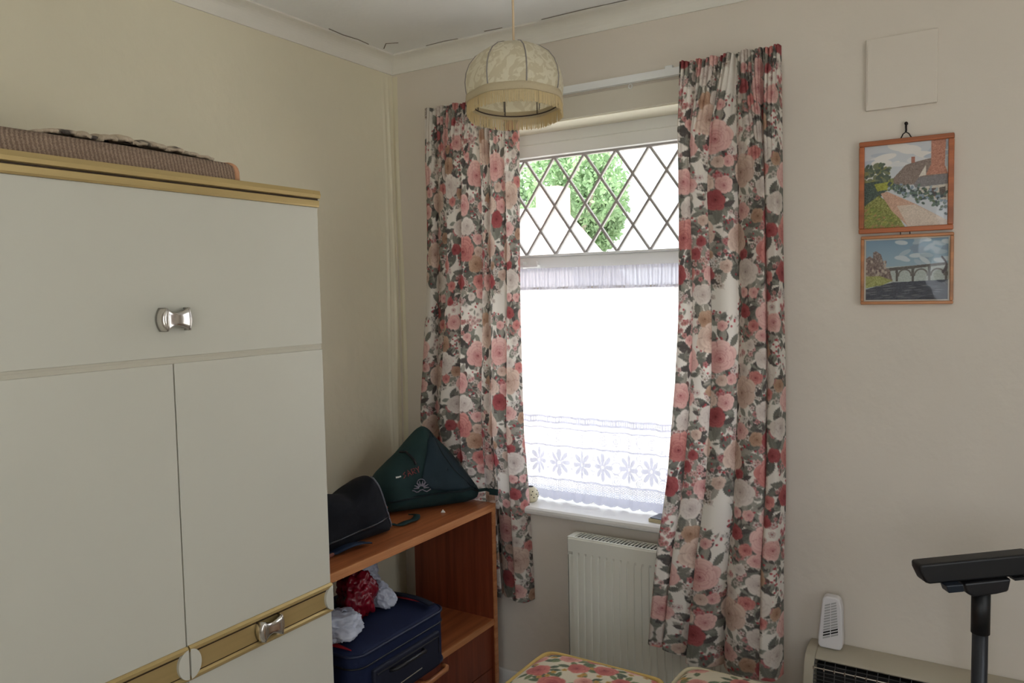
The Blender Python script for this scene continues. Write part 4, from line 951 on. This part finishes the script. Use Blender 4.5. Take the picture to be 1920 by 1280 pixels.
mb = MB(); mb.tube([(1.770,-.009,1.891), (1.776,-.011,1.903), (1.783,-.0115,1.9075), (1.790,-.011,1.903), (1.797,-.009,1.891)], .0016, 6); mb.build('hanging_ring', bpy.data.materials['dark_metal'], pA, smooth=True)
mb = MB()
for xx in (1.772, 1.795): MB().tube([(xx,-.008,1.643), (xx,-.008,1.634)], .0012, 5).build('hanging_string', bpy.data.materials['dark_metal'], pB)

# wall heater
ht = thing('wall_heater', (1.98, -.06, .10), 'beige gas wall heater with black wire grille low on the wall', 'heater')
hx0, hx1 = 1.545, 2.42
def hprof(o=0): return [(0, .10), (0, .463), (-.030, .466-o), (-.070, .462-o), (-.095+o, .452-o), (-.112+o, .430), (-.124+o, .380), (-.128+o, .30), (-.124+o, .14), (-.10, .10)]
mb = MB(); gx0, gx1, gz0, gz1 = hx0+.028, hx1-.028, .20, .447
mb.prism(hprof(), 'x', hx0, hx0+.028); mb.prism(hprof(), 'x', hx1-.028, hx1)
mb.prism([(0,.10),(0,.463),(-.030,.466),(-.070,.462),(-.0945,.4525),(-.100,.447),(-.090,.440),(-.03,.44),(-.03,.13),(-.118,.20),(-.127,.20),(-.124,.14),(-.10,.10)], 'x', hx0+.028, hx1-.028)
mb.build('casing', M['heater'], ht, bevel=.003)
MB().prism([(-.028,.42),(-.075,.425),(-.085,.36),(-.085,.21),(-.028,.21)], 'x', hx0+.03, hx1-.03).build('firebox', M['darkgap'], ht)
gp_ = [(-.099,.446),(-.112,.430),(-.1225,.395),(-.1265,.350),(-.128,.30),(-.127,.25),(-.125,.202)]
def gat(z): return float(np.interp(z, [a[1] for a in gp_[::-1]], [a[0] for a in gp_[::-1]]))
mb = MB(); nb = 30
for k in range(nb+1): x = gx0+(gx1-gx0)*k/nb; mb.tube([(x, a+.004, b) for a, b in gp_], .0012, 5)
mb.build('grille_upright', mat('grille_dark', rgb(70, 68, 68), .4, .5), ht)
mb = MB(); z = .436
while z > .21: 
    mb.tube([(gx0, gat(z)+.002, z), (gx1, gat(z)+.002, z)], .0011, 5); z -= .0095
mb.build('grille_wire', bpy.data.materials['grille_dark'], ht)
zb_ = .428; mb = MB().tube([(gx0, gat(zb_)-.002, zb_), (gx1, gat(zb_)-.002, zb_)], .0018, 8)
for k in range(nb+1): x = gx0+(gx1-gx0)*k/nb; mb.tube([(x, gat(zb_)-.002, zb_+.004), (x, gat(zb_)-.003, zb_-.005)], .0024, 6)
mb.build('bright_rod', M['chrome'], ht)
# louvred white plastic holder on top of the heater
fr_ = thing('louvred_freshener', (1.605, -.045, .466), 'white louvred plastic air freshener standing on the heater', 'air freshener')
def fx(p): return p
fz0, fz1 = .4665, .618
out = [(-.028,0),(.026,0),(.032,.010),(.033,.03),(.031,.12),(.026,.145),(.016,.1515),(-.014,.1515),(-.021,.145),(-.026,.10),(-.033,.03),(-.033,.010)]
mb = MB().prism([(1.607+a, fz0+b) for a, b in out], 'y', -.062, -.030); mb.build('holder_body', M['white_plastic'], fr_, bevel=.005, seg=3)
mb = MB(); md = MB()
for k in range(13):
    zc = fz0+.036+k*.0078; hw = .0205-.00045*k
    for (xa, xb) in ((-hw, -.0012), (.0012, hw)):
        dst = md if (k == 1 and xa < 0) or (k in (1, 2) and xa > 0) or (k == 2 and xa < 0) else mb; sl = .45
        dst.prism([(1.608+xa, zc+xa*sl), (1.608+xb, zc+xb*sl), (1.608+xb, zc+xb*sl+.0040), (1.608+xa, zc+xa*sl+.0040)], 'y', -.0633, -.061)
mb.build('louvre', mat('louvre_grey', rgb(168, 168, 168), .5), fr_); md.build('louvre_slot', M['darkgap'], fr_)

# vacuum cleaner wand standing head-up
vw = thing('vacuum_wand', (1.978, -.335, 0), 'black vacuum cleaner tube standing upright with its floor head on top', 'vacuum cleaner')
bk1 = mat('charcoal_plastic', rgb(14, 14, 16), .5); bk2 = mat('grey_tube', rgb(38, 40, 46), .35, .2)
vx, vy = 1.978, -.335
MB().tube([(vx-.003, vy-.01, .02), (vx, vy, .755)], .0165, 20).build('tube', bk2, vw, smooth=True)
MB().tube([(vx, vy, .700), (vx, vy, .800)], .0195, 20).build('collar', bk1, vw, smooth=True)
MB().tube([(vx-.003, vy-.01, .02), (vx-.01, vy-.03, .012), (vx-.03, vy-.08, .014)], .015, 16).build('hand_grip', bk1, vw, smooth=True)
ang = math.radians(31)
def hd_(a, b, z): return (vx+a*math.cos(ang)-b*math.sin(ang), vy+a*math.sin(ang)+b*math.cos(ang), z)
def hprism(poly, b0, b1):
    mb = MB(); n = len(poly); vs = [hd_(a, b0, z) for a, z in poly]+[hd_(a, b1, z) for a, z in poly]
    return mb.add(vs, [tuple(range(n)), tuple(range(n, 2*n))[::-1]]+[(i, n+i, n+(i+1) % n, (i+1) % n) for i in range(n)])
hprism([(-.150,.868),(-.149,.853),(-.136,.826),(-.126,.823),(.118,.842),(.122,.868),(.116,.886),(.100,.890)], -.022, .022).build('floor_head', bk1, vw, bevel=.006, seg=3)
hprism([(-.054,.826),(.052,.836),(.046,.806),(.020,.800),(-.030,.794),(-.046,.802)], -.028, .028).build('swivel_neck', M['black'], vw, bevel=.005)
hprism([(-.100,.826),(-.062,.829),(-.060,.812),(-.094,.809)], -.040, -.010).build('pedal', mat('bluish_black', rgb(30, 38, 48), .3), vw, bevel=.002)
hprism([(.056,.838),(.084,.840),(.082,.834),(.058,.832)], -.03, -.01).build('clip', M['black'], vw)
hprism([(.118,.848),(.165,.850),(.165,.884),(.118,.882)], -.035, .035).build('side_cap', mat('warm_black', rgb(44, 36, 34), .5), vw, bevel=.004)

# ------------------------------------------------------------ stool and cushions at the bottom edge
bn = thing('bench', (1.30, -.62, 0), 'low wooden bench under the two tapestry cushions', 'bench')
B(.90, 1.72, -.98, -.40, .37, .395).build('bench_top', M['teak'], bn, bevel=.004)
for (a, b) in ((.93,-.95),(1.69,-.95),(.93,-.43),(1.69,-.43)): B(a-.02, a+.02, b-.02, b+.02, 0, .37).build('leg', M['teak_v'], bn)
def tapestry(seed):
    g = np.random.default_rng(seed); c = Canvas(.42, .50, .0013, (206, 196, 172), False); big = []
    for _ in range(700):
        x, y, r = g.random()*.42, g.random()*.50, .026+.012*g.random()
        if all(math.hypot(x-a, y-b) > (r+q)*1.12 for a, b, q in big): big.append((x, y, r))
    for (x, y, r) in big:
        for k in range(6): t = g.random()*6.28; L_ = .018; c.leaf(x+(r+L_*.6)*math.cos(t), y+(r+L_*.6)*math.sin(t), L_, .008, t, [(74,92,62),(96,110,70),(66,78,58)][g.integers(3)], (150,150,110))
        for k in range(3): t = g.random()*6.28; c.blossom(x+r*1.3*math.cos(t), y+r*1.3*math.sin(t), .008, (206,160,70), (150,90,40), g)
    for (x, y, r) in big: c.rose(x, y, r, [((122,44,48),(188,110,100),(226,180,160)), ((110,30,38),(164,70,66),(210,130,116))][g.integers(2)], g)
    return c
def cushion(x0, x1, y0, y1, zb, h, label, seed, pip):
    r = thing('cushion', ((x0+x1)/2, (y0+y1)/2, zb), label, 'cushion', 'tapestry cushions on the bench')
    cx, cy, hx, hy = (x0+x1)/2, (y0+y1)/2, (x1-x0)/2, (y1-y0)/2; n = 150; cv = tapestry(seed)
    u = np.linspace(-1, 1, n); X, Y = np.meshgrid(u, u); rad = (np.abs(X)**14+np.abs(Y)**14)**(1/14)+1e-6; inf = np.maximum(np.abs(X), np.abs(Y)); sc_ = np.where(inf > 0, inf/rad, 1)
    XX, YY = X*sc_, Y*sc_; pill = np.clip((1-np.abs(XX)**4)*(1-np.abs(YY)**4), 0, 1)**.42
    for sgn, nm in ((1, 'cover'), (-1, 'underside')):
        P = np.stack([cx+XX*hx, cy+YY*hy, zb+h*.5+sgn*h*.5*pill], -1); P = P if sgn > 0 else P[:, ::-1]
        o = MB().grid(P).build(nm, M['tapestry'], r, smooth=True); paint(o, cv.sample((XX if sgn > 0 else XX[:, ::-1])*hx+hx, YY*hy+hy))
    loop = []; e = 40
    for k in range(4*e):
        s_, t = divmod(k, e); v = -1+2*t/e; a, b = [(v, -1), (1, v), (-v, 1), (-1, -v)][s_]; q = (abs(a)**14+abs(b)**14)**(1/14); loop.append((cx+a/q*hx*1.02, cy+b/q*hy*1.015, zb+h*.62))
    MB().tube(loop, .0080, 8, closed=True).build('piping', pip, r, smooth=True)
M['tapestry'] = mat('tapestry_weave', (1,1,1,1), .9, attr='paint', bump=.0008, bscale=600, sheen=.1)
gp2 = mat('gold_piping', rgb(198, 168, 98), .8, bump=.001, bscale=250)
cushion(.905, 1.260, -.96, -.455, .3955, .095, 'tapestry rose cushion with gold piping, left one at the bottom edge', 31, gp2)
cushion(1.297, 1.62, -.90, -.370, .3955, .115, 'tapestry rose cushion below the right curtain, right one of two', 47, mat('cream_piping', rgb(200, 190, 160), .8))

# ------------------------------------------------------------ outside
struct(B(-60, 60, -40, 120, -2.9, -2.8).build('floor_outside', mat('pale_paving', rgb(205, 202, 194), .9, var=.1, vscale=.8)), 'pale street outside')
def house(x0, x1, y0, y1, zr, ze, hip, label, cols_, windows, chim):
    h = thing('house', ((x0+x1)/2, (y0+y1)/2, -2.8), label, 'house', None)
    wm_ = mat('render_%d' % int(y0*10), cols_[0], .9, var=.04, vscale=1.5); rm_ = mat('roof_%d' % int(y0*10), cols_[1], .9, var=.12, vscale=5, stretch=(1, 1, 6))
    B(x0, x1, y0, y1, -2.8, ze).build('wall', wm_, h)
    ym = (y0+y1)/2; o_ = .3
    vs = [(x0-o_, y0-o_, ze-.05), (x1+o_, y0-o_, ze-.05), (x1+o_, y1+o_, ze-.05), (x0-o_, y1+o_, ze-.05), (x0-o_, ym, zr), (x1-hip, ym, zr)]
    MB().add(vs, [(0,1,5,4), (2,3,4,5), (1,2,5), (3,0,4), (3,2,1,0)]).build('roof', rm_, h)
    for (a, b, c_, d_) in windows:
        wf = B(a, b, y0-.05, y0+.02, c_, d_).build('window', M['frame_w'], h)
        m_ = MB(); k = max(1, round((b-a)/.6)); wd = (b-a-.06*(k+1))/k
        for q in range(k): xa = a+.06+q*(wd+.06); m_.box(xa, xa+wd, y0-.06, y0-.045, c_+.07, d_-.07)
        m_.build('pane', mat('far_pane', rgb(120, 135, 150), .2) if 'far_pane' not in bpy.data.materials else bpy.data.materials['far_pane'], wf)
    for (a, b, c_, d_, yc) in chim:
        ch = B(a, b, yc, yc+.55, c_, d_).build('chimney', mat('chimney_brick', rgb(206, 176, 168), .9, var=.15, vscale=9) if 'chimney_brick' not in bpy.data.materials else bpy.data.materials['chimney_brick'], h)
house(-12.5, -4.9, 11.0, 15.0, 3.38, .6, 1.3, 'pale gabled house with a brick chimney seen left through the leaded panes', (rgb(225, 218, 210), rgb(200, 190, 188)), [(-8.9,-7.4,-.9,.3), (-7.0,-6.2,-.9,.3)], [(-6.70,-6.14,2.2,3.78,12.7)])
house(-6.6, 1.5, 21.0, 24.0, 2.2, .6, 1.0, 'long pale rendered house with windows seen faintly through the net curtain', (rgb(230, 226, 220), rgb(198, 186, 180)), [(-6.0,-4.6,-.6,.4), (-3.6,-2.4,-.6,.4), (-1.2,.2,-.6,.4)], [])
def tree(c, R, n, label, seed, trunk_z):
    t = thing('leafy_tree', (c[0], c[1], -2.8), label, 'tree'); g = np.random.default_rng(seed); vs = []; fs = []
    lobes = [(np.array(c)+g.normal(size=3)*np.array(R)*.42, .42+.2*g.random()) for _ in range(16)]
    for k in range(n):
        lc_, lr = lobes[g.integers(len(lobes))]; d = g.normal(size=3); d /= np.linalg.norm(d); p = lc_+d*np.array(R)*lr*(.75+.3*g.random()); a = g.normal(size=3); a /= np.linalg.norm(a); b = np.cross(a, g.normal(size=3)); b /= np.linalg.norm(b)
        s_ = .06+.06*g.random(); o = len(vs); vs += [tuple(p-a*s_), tuple(p+b*s_*.5), tuple(p+a*s_), tuple(p-b*s_*.5)]; fs.append((o, o+1, o+2, o+3))
    lm = bpy.data.materials.get('leaf_green') or mat('leaf_green', rgb(142, 172, 128), .6, var=.3, vscale=1.2, transl=.35)  # leaf colour paled to stand in for lens haze
    MB().add(vs, fs).build('foliage', lm, t)
    mb = MB().tube([(c[0], c[1], -2.8), (c[0]+.1, c[1], c[2]-R[2]*.5), (c[0]-.1, c[1]+.1, c[2]+R[2]*.4)], [.22, .16, .05], 10)
    for k in range(5): lc_, _ = lobes[k]; mb.tube([(c[0]+.05, c[1], c[2]-R[2]*.6), tuple(lc_)], [.08, .02], 6)
    mb.build('trunk', bpy.data.materials.get('bark') or mat('bark', rgb(168, 158, 146), .9, bump=.01, bscale=12), t)
tree((-7.9, 17.0, 3.75), (1.55, 1.5, 1.75), 17000, 'green leafy tree rising behind the house chimney', 3, 0)
tree((-12.6, 20.5, 4.9), (1.2, 1.3, 1.2), 6500, 'green tree at the left edge of the leaded panes', 5, 0)
tree((-6.6, 27.5, 2.9), (.6, .6, .6), 1800, 'small distant green tree low in the leaded panes', 8, 0)
